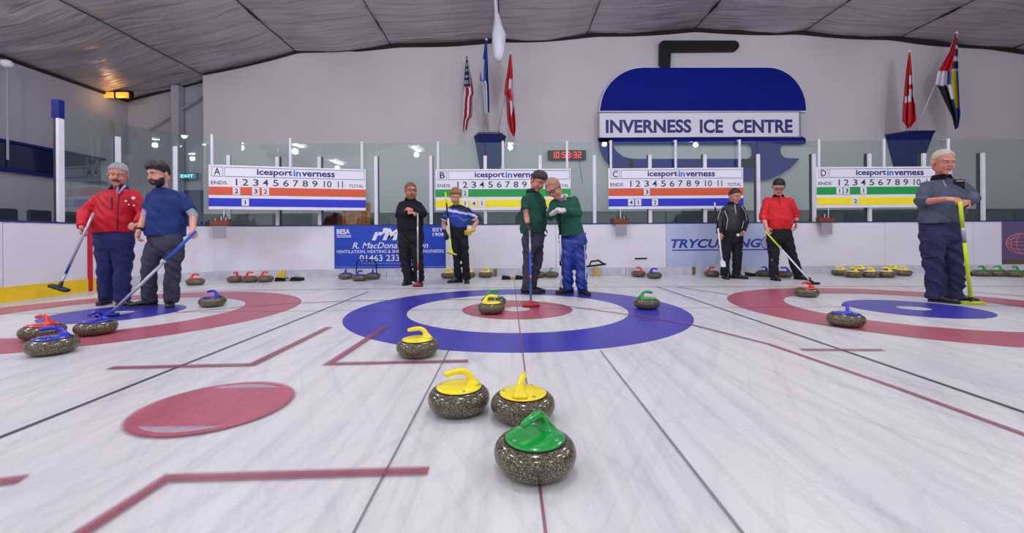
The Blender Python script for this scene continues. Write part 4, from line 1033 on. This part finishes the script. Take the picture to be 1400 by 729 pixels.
def glasses(c, R, parent, off, s=1.0):
    bm = bmesh.new()
    for sx in (-1, 1):
        pts = [c + R @ (Vector((sx * .031 + .024 * math.cos(a) * (1), -.101 + .012 * abs(sx * .031 + .024 * math.cos(a)) * 4, .012 + .016 * math.sin(a))) * s) - off for a in [2 * PI * k / 14 for k in range(15)]]
        tube(bm, pts, .0032 * s, 6)
        tube(bm, [c + R @ (Vector((sx * .055, -.092, .016)) * s) - off, c + R @ (Vector((sx * .084, -.04, .012)) * s) - off, c + R @ (Vector((sx * .086, .012, .008)) * s) - off], .0028 * s, 6)
    tube(bm, [c + R @ (Vector((-.008, -.101, .015)) * s) - off, c + R @ (Vector((.008, -.101, .015)) * s) - off], .003 * s, 6)
    o = obj('glasses', bm, M['black'], parent, True); o['label'] = 'dark framed glasses'

def hand(bm, w_, d, n_, side, curl=0.5, k=1.0):
    """w_: wrist, d: towards the knuckles, n_: palm side, side: +1/-1 thumb side along d x n_"""
    d = d.normalized(); n_ = (n_ - d * n_.dot(d)).normalized(); s_ = d.cross(n_) * side
    pc = w_ + d * .045 * k
    loft(bm, [(w_ + d * t_ * k, s_, n_, a * k, b * k) for t_, a, b in ((-.015, .024, .019), (.01, .029, .018), (.04, .039, .017), (.075, .041, .015), (.092, .036, .012))], 12)
    for i, (o_, L_) in enumerate(((.031, .074), (.0105, .084), (-.0105, .078), (-.031, .062))):
        p = w_ + (d * .086 + s_ * o_) * k; a = 0.25 + curl * .5; rr = .0088 * k
        for j, f in enumerate((.45, .32, .23)):
            dd = d * math.cos(a) + n_ * math.sin(a) + s_ * (o_ * 1.2); q = p + dd.normalized() * (L_ * f * k); cap(bm, p, q, rr, rr * .93, 8); p = q; rr *= .93; a += curl * 1.15
    p = w_ + (d * .025 + s_ * .030) * k; q = p + (d * .55 + s_ * .65 + n_ * .35).normalized() * .042 * k; cap(bm, p, q, .0125 * k, .0105 * k, 8)
    q2 = q + (d * .85 + s_ * (.35 - .5 * curl) + n_ * (.2 + .5 * curl)).normalized() * .035 * k; cap(bm, q, q2, .0105 * k, .009 * k, 8)

def person(label, Y, j, o):
    """j: joints as (px, py, dy) read off the photograph at distance Y + dy; all set in the world"""
    J = {k: W(v[0], v[1] + (1.2 if k == 'head' else 0), Y + (v[2] if len(v) > 2 else 0)) for k, v in j.items() if k not in ('footL', 'footR')}
    for s_ in 'LR':
        px, ydy, ang = j['foot' + s_]; q = W(px, 400, Y + ydy); J['an' + s_] = Vector((q.x, q.y, .10))
    base = Vector(((J['anL'].x + J['anR'].x) / 2, (J['anL'].y + J['anR'].y) / 2, 0))
    t = thing('person', label, 'person', base)
    lk = o.get('look', (0, 10, 0)); R = euler(lk[0] - math.degrees(math.atan2(j['head'][0] - 700, F)), lk[1], lk[2]); hs = o.get('hs', 1.19); hd = J['head']
    side = (J['shR'] - J['shL']).normalized(); up = Vector((0, 0, 1)); fwd = up.cross(side).normalized() * -1
    if fwd.y > 0 and not o.get('away'): fwd = -fwd
    S = (J['shL'] + J['shR']) / 2; H = (J['hipL'] + J['hipR']) / 2; N = J.get('neck', S + Vector((0, 0, .07)))
    k = o.get('fat', 1.0); shw = (J['shR'] - J['shL']).length / 2; dp = o.get('depth', .12) * k
    # ---- body
    bm = bmesh.new(); head_pieces(bm, hd, R, hs)
    cap(bm, N - Vector((0, 0, .03)), hd + R @ Vector((0, .022, -.035)), .058, .054)
    hipside = (J['hipR'] - J['hipL']); hw_ = o.get('hipw', .15) * k
    hsd = hipside.normalized() if hipside.length > .05 else side
    loft(bm, [(H - up * .08, hsd, fwd, .10, .09), (H, hsd, fwd, hw_ - .04, dp * .6), (H.lerp(S, .35), side, fwd, hw_ - .06, dp * .55), (H.lerp(S, .75), side, fwd, shw - .03, dp * .75), (S + up * -.03, side, fwd, shw * .80, dp * .5), (N, side, fwd, .07, .06)], 20)
    arms = {}
    for s_ in 'LR':
        sh, el, wr, ha = J['sh' + s_], J['el' + s_], J['wr' + s_], J['ha' + s_]; arms[s_] = (sh, el, wr, ha)
        cap(bm, sh - up * .025, sh.lerp(el, .5), .044, .044); cap(bm, sh.lerp(el, .5), el, .046, .038); cap(bm, el, el.lerp(wr, .35), .038, .040); cap(bm, el.lerp(wr, .35), wr, .040, .027)
        kn, an, hp = J['kn' + s_], J['an' + s_], J['hip' + s_]
        cap(bm, hp, kn, .075, .052); cap(bm, kn, kn.lerp(an, .4), .050, .052); cap(bm, kn.lerp(an, .4), an, .052, .036)
        ang = math.radians(j['foot' + s_][2]); cap(bm, an - up * .03, an + Vector((math.cos(ang), math.sin(ang), 0)) * .12 - up * .065, .022, .018)
        if not o.get('glove' + s_):
            hn = o.get('palm' + s_, (0, -.3, -1)); hand(bm, wr, ha - wr, Vector(hn), o.get('thumb' + s_, 1), o.get('curl' + s_, .8))
    fuse('body', bm, o.get('skin', SKIN), t, .0055, 2, off=base)
    head_parts(hd, R, t, base, o['hair'], o.get('style', 'short'), hs)
    if o.get('beard'): beard(hd, R, t, base, HAIRM[o['beard']], hs, o.get('full', True))
    if o.get('glasses'): glasses(hd, R, t, base, hs)
    # ---- gloves
    for s_ in 'LR':
        if o.get('glove' + s_):
            bm = bmesh.new(); wr, ha = J['wr' + s_], J['ha' + s_]; hand(bm, wr, ha - wr, Vector(o.get('palm' + s_, (0, -.3, -1))), o.get('thumb' + s_, 1), o.get('curl' + s_, .8), 1.1)
            cap(bm, wr - (ha - wr).normalized() * .04, wr + (ha - wr).normalized() * .02, .036, .034); fuse('glove', bm, o['glove' + s_], t, .0065, 1, off=base)
    # ---- trousers
    th, kn_, cf = o.get('leg', (.098, .082, .082)); bm = bmesh.new()
    wst = H + up * max(.10, (J['hem'] - H).length + .03); off = o.get('trbulge', .018)
    loft(bm, [(wst, hsd, fwd, hw_ + off, dp + off), (H, hsd, fwd, hw_ + off + .01, dp + off + .01), (H - up * .07, hsd, fwd, hw_ + off, dp + off), (H - up * .13, hsd, fwd, hw_ * .6, dp * .7)], 20)
    for s_ in 'LR':
        hp, kn, an = J['hip' + s_], J['kn' + s_], J['an' + s_]
        mid = hp.lerp(kn, .45); cap(bm, hp, mid, th, th * .98); cap(bm, mid, kn, th * .98, kn_); cap(bm, kn, kn.lerp(an, .5), kn_, (kn_ + cf) / 2 - .002)
        cap(bm, kn.lerp(an, .5), an - up * .052 + Vector((0, .015, 0)), (kn_ + cf) / 2 - .002, cf, flatq=True)
    tr = fuse('trousers', bm, o['trouser'], t, .011, 4, o.get('trfold', .017), (5, 5, 11), base)
    # ---- top
    bm = bmesh.new(); hem = J['hem']; ez = o.get('ease', .024); hw2 = o.get('hemw', hw_ + .03)
    bel = o.get('belly', 0)
    cen = lambda a: hem.lerp(S, a)
    loft(bm, [(hem, side, fwd, hw2, dp + ez + .008), (cen(.12), side, fwd, hw2 + .004, dp + ez + .012 + bel * .7), (cen(.35) + fwd * bel * .5, side, fwd, hw2 + .002, dp + ez + .006 + bel), (cen(.7), side, fwd, max(shw + ez * .7, hw2 - .01), dp + ez + .004 + bel * .3), (cen(.9), side, fwd, shw + ez * .9, dp + ez * .4), (S + up * .015, side, fwd, shw * .95 + ez * .3, dp * .72 + ez * .3), (S.lerp(N, .5) + up * .025, side, fwd, .135, .092), (N + up * .012, side, fwd, .074, .070)], 24)
    ar = o.get('arm', (.066, .056, .046))
    for s_ in 'LR':
        sh, el, wr, ha = arms[s_]; slv = o.get('sleeve' + s_, o.get('sleeve', 'long'))
        a_ = ar[0] * .87; sh = sh - up * .012 - (side if s_ == 'R' else -side) * .008
        if slv == 'long':
            cap(bm, sh, el, a_, ar[1]); cap(bm, el, wr, ar[1], ar[2], flatq=True)
        elif slv == 'mid': cap(bm, sh, el, a_, ar[1]); cap(bm, el, el.lerp(wr, .35), ar[1], ar[2], flatq=True)
        elif slv == 'short': cap(bm, sh, sh.lerp(el, .72), a_, ar[1] + .012, flatq=True)
    tp = fuse(o.get('topname', 'jacket'), bm, o['top'], t, .010, 3, o.get('fold', .011), (8, 8, 15), base)
    # undersleeves / cuffs
    for s_ in 'LR':
        sh, el, wr, ha = arms[s_]
        if o.get('undersleeve'):
            bm = bmesh.new(); cap(bm, sh.lerp(el, .5), el, .056, .050); cap(bm, el, el.lerp(wr, .22), .050, .043, flatq=True); fuse('undershirt_sleeve', bm, o['undersleeve'], t, .010, 2, .008, off=base)
        if o.get('cuff'):
            q0, q1 = sh.lerp(el, .69), sh.lerp(el, .76); bm = bmesh.new(); cap(bm, q0, q1, ar[1] + .013, ar[1] + .0135, 14, True, True)
            for v in bm.verts: v.co -= base
            obj('cuff', bm, o['cuff'], t, True)
        if o.get('watch') == s_:
            bm = bmesh.new(); dd = (el - wr).normalized(); cap(bm, wr + dd * .02, wr + dd * .045, .034, .035, 14, True, True)
            for v in bm.verts: v.co -= base
            obj('watch', bm, M['black'], t, True)
    # collar
    if o.get('collar'):
        bm = bmesh.new(); n_ = 20; f0 = []; 
        for i in range(n_ + 1):
            a = PI * .5 + .28 + (2 * PI - .56) * i / n_ ; d = side * math.cos(a) + fwd * math.sin(a)
            f0.append((N + d * .082 + up * .0 - fwd * 0, N + d * .070 + up * .045))
        vs = []
        for a, b in f0:
            d = (b - a); vs.append([bm.verts.new(a - base), bm.verts.new(b - base), bm.verts.new(b - base + (b - N).normalized() * .014), bm.verts.new(a - base + (a - N).normalized() * .018)])
        for p_, q_ in zip(vs, vs[1:]):
            for i in range(4): bm.faces.new((p_[i], p_[(i + 1) % 4], q_[(i + 1) % 4], q_[i]))
        bm.faces.new(vs[0]); bm.faces.new(vs[-1][::-1]); obj('collar', bm, o['collar'], t, True)
    # ---- shoes
    for s_ in 'LR':
        ang = math.radians(j['foot' + s_][2]); d = Vector((math.cos(ang), math.sin(ang), 0)); sd = Vector((-d.y, d.x, 0)); a = J['an' + s_]; a0 = Vector((a.x, a.y, 0))
        bm = bmesh.new()
        loft(bm, [(a0 + d * x_ + up * z_, sd, up, w_, h_) for x_, z_, w_, h_ in ((-.085, .055, .012, .018), (-.078, .055, .030, .036), (-.05, .06, .038, .048), (0, .062, .040, .052), (.05, .052, .042, .040), (.10, .042, .047, .030), (.15, .036, .046, .023), (.185, .032, .034, .018), (.198, .030, .014, .009))], 16)
        cap(bm, a0 + up * .07, a0 + up * .115, .044, .046)
        for v in bm.verts: v.co -= base; v.co.z = max(v.co.z, .016)
        shoe = obj('shoe', bm, o.get('shoe', SHOE), t, True)
        bm = bmesh.new(); out = [(-.086, .0), (-.078, .028), (-.04, .036), (.02, .036), (.09, .047), (.15, .046), (.19, .030), (.202, .0)]
        ol = out + [(x_, -y_) for x_, y_ in out[-2:0:-1]]
        v0 = [bm.verts.new(a0 + d * x_ + sd * y_ - base) for x_, y_ in ol]; v1 = [bm.verts.new(a0 + d * x_ + sd * y_ + up * .02 - base) for x_, y_ in ol]
        bm.faces.new(v0[::-1]); bm.faces.new(v1)
        for i in range(len(ol)): bm.faces.new((v0[i], v0[(i + 1) % len(ol)], v1[(i + 1) % len(ol)], v1[i]))
        obj('sole', bm, o.get('sole', SOLE), shoe)
        if o.get('laces'):
            for q_ in (.05, .075, .1):
                bm = bmesh.new(); tube(bm, [a0 + d * q_ - sd * .03 + up * (.09 - q_ * .35) - base, a0 + d * (q_ + .01) + up * (.105 - q_ * .35) - base, a0 + d * q_ + sd * .03 + up * (.09 - q_ * .35) - base], .006, 6); obj('lace', bm, o['laces'], shoe, True)
    bpy.context.view_layer.update()
    def tree(ob):
        me = ob.data; return BVHTree.FromPolygons([v.co + base for v in me.vertices], [p_.vertices for p_ in me.polygons])
    T = {'top': tree(tp), 'tr': tree(tr)}
    def on(px, py, which='top', lift=.004):
        d = ray(px, py).normalized(); h = T[which].ray_cast(CAM, d)
        return (h[0] - d * lift) if h[0] is not None else None
    def seam(nm, pxs, rad, m, which='top', n=10, flat=.5):
        pts = []
        for (a, b), (c, d) in zip(pxs, pxs[1:]):
            for i in range(n):
                q = on(a + (c - a) * i / n, b + (d - b) * i / n, which)
                if q is not None: pts.append(q - base)
        pts = [p_ for i, p_ in enumerate(pts) if i == 0 or (p_ - pts[i - 1]).length < .12]
        if len(pts) > 2: bm = bmesh.new(); tube(bm, pts, rad, 6); return obj(nm, bm, m, t, True)
    def patch(nm, px, py, rx, rz, m, which='top', th_=.006):
        q = on(px, py, which)
        if q is None: return
        bm = bmesh.new(); ell(bm, q - base, (rx, th_, rz), None, 14); return obj(nm, bm, m, t, True)
    t_base = base
    return t, seam, patch, on, base

navytr = cloth('navy_trousers', (34, 40, 92), 0.7); dgrey = cloth('dark_grey_trousers', (62, 62, 78)); blackc = cloth('black_trousers', (28, 28, 36), .75)
gline = mat('silver_piping', (190, 192, 200), 0.4); whitec = mat('white_fabric', (222, 220, 228), 0.8); zipm = mat('dark_zip', (24, 18, 30), 0.5)

# 1 red jacket
t, seam, patch, on, base = person('moustached man in bright red jacket and navy trousers at far left', 5.5,
    dict(head=(161.5, 238, -.05), neck=(163, 259, 0), shL=(141, 267, .02), shR=(184, 266, .02), elL=(116, 291, -.08), wrL=(111.5, 311, -.30), haL=(110, 322, -.36), elR=(198, 292, .02), wrR=(190, 306, -.2), haR=(181, 309, -.27),
         hem=(155.5, 318, .0), hipL=(145, 332, 0), hipR=(168, 332, 0), knL=(144, 366, -.03), knR=(168.5, 368, -.03), footL=(146, .05, 290), footR=(166, -.1, 340)),
    dict(look=(-12, 16, 4), hair='grey', style='short', beard='dark', full=False, skin=SKIN2, top=mat('red_softshell', (184, 14, 38), 0.6, nscale=6, namt=0.15, bump=0.3, bscale=50, spec=.3), trouser=navytr, hipw=.20, hemw=.238, depth=.125, fat=1.05,
         arm=(.085, .074, .058), leg=(.115, .095, .088), fold=.016, collar=mat('navy_collar', (28, 30, 60), .7), ease=.03, shoe=SHOE, curlR=1.2, belly=.02, palmR=(-.3, .2, -1), palmL=(.6, 0, -.4)))
seam('zip', [(163, 262), (161, 285), (160, 318)], .005, zipm); seam('pocket_zip', [(152.5, 270), (153, 288)], .007, zipm)
for px, py, r in ((182, 271, .028), (172, 275, .018), (183, 281, .014), (176, 280, .014)): patch('badge', px, py, r, r * .7, whitec)
bm = bmesh.new(); c_ = W(163, 257, 5.41) - base; 
for sx in (-1, 1): cap(bm, c_ + Vector((sx * .040, .03, .02)), c_ + Vector((sx * .010, -.02, -.07)), .017, .008)
obj('shirt_collar', bm, cloth('pale_blue_shirt', (150, 160, 196)), t, True)
bm = bmesh.new(); ell(bm, on(338 / 3.314 + 80, 326 / 3.314 + 210) - base + Vector((0, -.02, 0)), (.045, .035, .04)); obj('white_glove', bm, whitec, t, True)
# 2 blue tee
t, seam, patch, on, base = person('bearded man in dark blue tee shirt over grey sleeves, far left', 5.3,
    dict(head=(216.5, 237, -.08), neck=(223, 258, 0), shL=(209, 267, -.02), shR=(249, 269, .04), elL=(199.5, 293, -.03), wrL=(189.5, 317, -.16), haL=(187.5, 328, -.2), elR=(264, 295, .04), wrR=(263.5, 314, -.18), haR=(264, 324, -.3),
         hem=(226, 323, 0), hipL=(214, 335, 0), hipR=(238, 335, 0), knL=(203, 366, -.05), knR=(237, 367, -.03), footL=(204, .02, 205), footR=(233, -.02, 305)),
    dict(look=(-48, 18, 0), hair='black', style='quiff', beard='black', top=mat('dark_blue_jersey', (12, 42, 106), 0.8, nscale=6, namt=0.15, bump=0.3, bscale=50), trouser=dgrey, hipw=.185, hemw=.213, depth=.118,
         topname='tee_shirt', sleeve='short', undersleeve=cloth('light_grey_sleeve', (156, 156, 172)), arm=(.078, .066, .05), leg=(.108, .084, .080), fold=.013, watch='L', palmL=(1, .2, 0), curlL=.7, palmR=(-.5, 0, -.6)))
# 3 black outfit, arms crossed
t, seam, patch, on, base = person('bearded man in black with glasses and crossed arms by the blue banner', 7.5,
    dict(head=(561.5, 260.5, -.05), neck=(561, 274, .0), shL=(548.5, 280, 0), shR=(573.5, 280, 0), elL=(545, 294, -.06), wrL=(559, 291.5, -.27), haL=(568, 290.5, -.31), elR=(579, 292, -.08), wrR=(563, 287.5, -.26), haR=(553, 284, -.24),
         hem=(561, 316, 0), hipL=(554, 325, 0), hipR=(569, 325, 0), knL=(553, 351, -.02), knR=(570.5, 351, -.02), footL=(559, .0, 255), footR=(574, .0, 285)),
    dict(look=(14, 4, 0), hair='brown', style='short', beard='ginger', glasses=True, skin=SKIN2, top=cloth('black_fleece', (26, 28, 38)), trouser=blackc, hipw=.19, hemw=.225, depth=.125, fat=1.05, arm=(.078, .07, .056), leg=(.118, .1, .09), trfold=.022, belly=.03, collar=cloth('black_collar', (20, 20, 26)), palmL=(0, .4, -1), palmR=(0, .6, -.6)))
# 4 young player
shirtm = mat('patterned_shirt', (40, 70, 170), .75)
nt = shirtm.node_tree; tc = nt.nodes.new('ShaderNodeTexCoord'); sp_ = nt.nodes.new('ShaderNodeSeparateXYZ'); nt.links.new(tc.outputs['Generated'], sp_.inputs[0])
mu = nt.nodes.new('ShaderNodeMath'); mu.operation = 'MULTIPLY_ADD'; nt.links.new(sp_.outputs[0], mu.inputs[0]); mu.inputs[1].default_value = .28; nt.links.new(sp_.outputs[2], mu.inputs[2]); nz = nt.nodes.new('ShaderNodeTexNoise'); nz.inputs['Scale'].default_value = 3.2; nt.links.new(tc.outputs['Generated'], nz.inputs['Vector']); m3 = nt.nodes.new('ShaderNodeMath'); m3.operation = 'MULTIPLY_ADD'; m3.inputs[1].default_value = .35; nt.links.new(nz.outputs[0], m3.inputs[0]); nt.links.new(mu.outputs[0], m3.inputs[2]); m4 = nt.nodes.new('ShaderNodeMath'); m4.operation = 'SUBTRACT'; m4.inputs[1].default_value = .18; nt.links.new(m3.outputs[0], m4.inputs[0]); mu = m4
rp = nt.nodes.new('ShaderNodeValToRGB'); rp.color_ramp.interpolation = 'CONSTANT'; e = rp.color_ramp.elements; e[0].color = lin((18, 20, 52)); e[1].position = .93; e[1].color = lin((20, 22, 44))
for p_, c_ in ((.25, (30, 50, 140)), (.55, (110, 130, 200)), (.585, (34, 56, 156)), (.74, (190, 200, 232)), (.86, (40, 60, 150))): e.new(p_).color = lin(c_)
nt.links.new(mu.outputs[0], rp.inputs[0]); nt.links.new(rp.outputs[0], nt.nodes['Principled BSDF'].inputs['Base Color'])
t, seam, patch, on, base = person('young player in blue and white patterned shirt, hand on hip', 7.75,
    dict(head=(622.5, 267.5, -.06), neck=(625, 281, 0), shL=(612.5, 286.5, 0), shR=(640.5, 286.5, 0), elL=(606, 306, .03), wrL=(608.5, 318, -.12), haL=(612, 325, -.2), elR=(652, 303, .06), wrR=(645, 315.5, -.06), haR=(638, 318, -.12),
         hem=(625.5, 312.5, 0), hipL=(620, 320, 0), hipR=(633, 320, 0), knL=(623.5, 348, -.02), knR=(635.5, 348, -.02), footL=(626.5, .0, 205), footR=(638.5, -.02, 275)),
    dict(look=(4, 26, 0), hair='ginger', style='quiff', top=shirtm, trouser=blackc, hipw=.145, hemw=.168, depth=.10, topname='team_shirt', sleeve='short', cuff=whitec, arm=(.062, .052, .045), leg=(.088, .072, .070), fold=.008,
         gloveR=mat('yellow_glove', (214, 170, 40), .6), gloveL=mat('black_glove', (24, 24, 28), .6), palmR=(-.3, .6, 0), trbulge=.012))
seam('belt', [(614, 314.5), (637, 314.5)], .013, M['black'], 'tr')
# 5 man in green polo facing right
polo = mat('bottle_green_jersey', (8, 70, 56), 0.8, nscale=6, namt=0.15, bump=0.3, bscale=50)
t, seam, patch, on, base = person('man in green short-sleeved polo looking down at his blue broom', 6.25,
    dict(head=(735.5, 247, -.06), neck=(728, 263, 0), shL=(719, 272, -.12), shR=(739, 271, .14), elL=(719.5, 292, -.14), wrL=(722, 311, -.28), haL=(723.5, 321, -.33), elR=(744, 293, .12), wrR=(741, 311, .0), haR=(741, 321, -.04),
         hem=(728, 318, 0), hipL=(724, 330, -.06), hipR=(734, 330, .08), knL=(721.5, 360, -.08), knR=(735, 359, .08), footL=(720, -.05, 340), footR=(728, .12, 335)),
    dict(look=(38, 34, 8), hair='dark', style='quiff', top=polo, trouser=dgrey, hipw=.15, hemw=.185, depth=.14, topname='polo_shirt', sleeve='short', arm=(.078, .068, .05), leg=(.098, .076, .066), belly=.03,
         gloveL=mat('dark_glove', (36, 36, 48), .6), gloveR=bpy.data.materials['dark_glove'] if 'dark_glove' in bpy.data.materials else None, collar=cloth('green_collar', (8, 60, 50)), palmL=(.4, .4, 0), palmR=(.4, .4, 0), skin=SKIN2))
# 6 man in green long sleeves leaning left
glv = mat('pale_grey_glove', (196, 194, 196), .7, nscale=30, namt=.35)
t, seam, patch, on, base = person('leaning man in green long-sleeved top and shiny blue trousers', 6.15,
    dict(head=(757, 256.5, -.22), neck=(767, 271, -.1), shL=(757, 277, -.12), shR=(785, 273, .06), elL=(752, 296, -.2), wrL=(757, 291, -.38), haL=(763, 287, -.44), elR=(791, 292, -.04), wrR=(771, 288, -.34), haR=(762, 284, -.42),
         hem=(782.5, 321, 0), hipL=(775, 331, 0), hipR=(791, 331, 0), knL=(775, 360, -.02), knR=(793, 360, -.02), footL=(777, .04, 205), footR=(796, -.05, 290)),
    dict(look=(-34, 40, -14), hair='sandy', style='recede', glasses=True, skin=SKIN2, top=mat('green_rugby_top', (8, 80, 62), 0.8, nscale=6, namt=0.15, bump=0.3, bscale=50), trouser=mat('shiny_blue_nylon', (30, 56, 142), 0.35, nscale=6, namt=0.2, bump=0.4, bscale=14), hipw=.155, hemw=.175, depth=.125, arm=(.076, .064, .05), leg=(.105, .088, .082), trfold=.022,
         topname='rugby_top', gloveL=glv, gloveR=glv, collar=whitec, palmL=(.2, .2, -1), palmR=(-.2, .2, -1)))
patch('crest', 772.5, 271.5, .024, .026, mat('pale_crest', (130, 170, 180), .7)); 
seam('side_stripe', [(799, 335), (800.5, 360), (801, 385)], .006, whitec, 'tr'); seam('side_stripe', [(767.5, 335), (767.5, 350)], .006, whitec, 'tr')
# 7 black tracksuit
t, seam, patch, on, base = person('man in black tracksuit with pale piping before the curling banner', 8.1,
    dict(head=(1005, 267.5, -.05), neck=(1002, 280, 0), shL=(990.5, 284.5, 0), shR=(1014, 284.5, 0), elL=(984, 303, .02), wrL=(983, 319, -.12), haL=(984, 327, -.17), elR=(1020, 303, .03), wrR=(1016, 316, -.08), haR=(1010, 320, -.14),
         hem=(1001.5, 317.5, 0), hipL=(995, 325, 0), hipR=(1008, 325, 0), knL=(992, 350, -.02), knR=(1008, 350, -.02), footL=(990.5, .0, 262), footR=(1007, .0, 320)),
    dict(look=(34, 14, 0), hair='dark', style='short', skin=SKIN2, top=mat('black_tracksuit', (22, 24, 34), 0.5, nscale=6, namt=.2, bump=.3, bscale=50), trouser=blackc, hipw=.165, hemw=.195, depth=.12, arm=(.074, .062, .05), leg=(.098, .084, .078), belly=.02, topname='track_top', collar=cloth('tracksuit_collar', (20, 20, 28)),
         palmL=(.5, .2, -.3)))
seam('zip_piping', [(1004.5, 279.5), (1006.5, 294)], .007, gline); seam('shoulder_piping', [(993, 279), (983, 288), (980.5, 305), (981, 318)], .006, gline); seam('pocket_piping', [(991, 288), (995, 300), (992.5, 316)], .006, gline)
seam('shoulder_piping', [(1012, 279), (1019, 290), (1021.5, 303)], .006, gline); seam('pocket_piping', [(1017, 302), (1014, 314)], .006, gline); patch('white_ball', 1009, 321.5, .03, .03, whitec, 'top' if on(1009, 321.5) else 'tr', .02)
# 8 red top
t, seam, patch, on, base = person('man in bright red top with dark glasses looking down at the stone', 7.85,
    dict(head=(1064.5, 254.5, -.1), neck=(1064, 270, 0), shL=(1048.5, 274.5, 0), shR=(1079.5, 274.5, 0), elL=(1043.5, 297, -.02), wrL=(1048, 312, -.22), haL=(1050.5, 320, -.3), elR=(1088, 294, .03), wrR=(1089, 306, -.02), haR=(1088.5, 314, -.06),
         hem=(1064.5, 313.5, 0), hipL=(1057, 322, 0), hipR=(1073, 322, 0), knL=(1058, 348, -.04), knR=(1081, 346, -.02), footL=(1058, -.08, 265), footR=(1092.5, .0, 300)),
    dict(look=(6, 34, 4), hair='black', style='short', glasses=True, top=mat('bright_red_jersey', (206, 16, 30), 0.7, nscale=6, namt=.15, bump=.3, bscale=50), trouser=blackc, hipw=.19, hemw=.235, depth=.125, fat=1.05, arm=(.088, .074, .064), sleeve='mid', leg=(.118, .09, .082), belly=.03, topname='half_zip_top', collar=cloth('dark_red_collar', (60, 10, 18)),
         laces=mat('red_laces', (220, 50, 40), .6), watch='R', palmR=(-1, .2, 0), curlR=.4, palmL=(.6, 0, -.6)))
seam('zip', [(1065, 268), (1066.5, 282)], .004, zipm); patch('knee_logo', 1056, 355, .03, .03, mat('grey_logo', (90, 92, 104), .6), 'tr', .004)
# 9 grey sweater
t, seam, patch, on, base = person('grey-haired man in grey sweater holding the neon yellow broom, far right', 5.15,
    dict(head=(1289.5, 221, -.06), neck=(1287, 245, 0), shL=(1265.5, 255, 0), shR=(1315, 253, .06), elL=(1259, 277, -.04), wrL=(1294, 272, -.34), haL=(1306, 272.5, -.42), elR=(1331, 270, .0), wrR=(1323, 276, -.28), haR=(1314, 277, -.36),
         hem=(1286, 305, 0), hipL=(1275, 320, 0), hipR=(1299, 320, 0), knL=(1276, 353, -.03), knR=(1302, 353, 0), footL=(1281, .0, 300), footR=(1306, .08, 315)),
    dict(look=(32, 14, 0), hs=1.2, hair='pale', style='recede', skin=SKIN2, top=mat('slate_grey_knit', (72, 80, 98), 0.85, nscale=6, namt=.14, bump=.35, bscale=16), trouser=cloth('dark_navy_trousers', (50, 50, 84)), hipw=.20, hemw=.238, depth=.13, fat=1.0, arm=(.084, .07, .056), sleeve='long', sleeveL='mid', leg=(.125, .105, .098), trfold=.024, belly=.03, topname='sweater', collar=cloth('black_collar_knit', (24, 24, 30)),
         watch='R', palmL=(.2, .6, -.6), palmR=(-.2, .6, -.6)))
seam('zip', [(1289, 247), (1294, 256)], .005, gline); seam('knee_band', [(1263, 354), (1272, 353), (1284, 351)], .008, M['black'], 'tr')
q = on(1311, 252)
if q is not None:
    bm = bmesh.new(); box(bm, -.065, .065, -.012, .012, -.06, .06, .01); 
    for v in bm.verts: v.co += q - base
    ph = obj('chest_pouch', bm, M['black'], t)
    bm = bmesh.new(); box(bm, -.045, .045, -.015, -.011, .035, .042)
    for v in bm.verts: v.co += q - base
    obj('pouch_label', bm, whitec, ph)
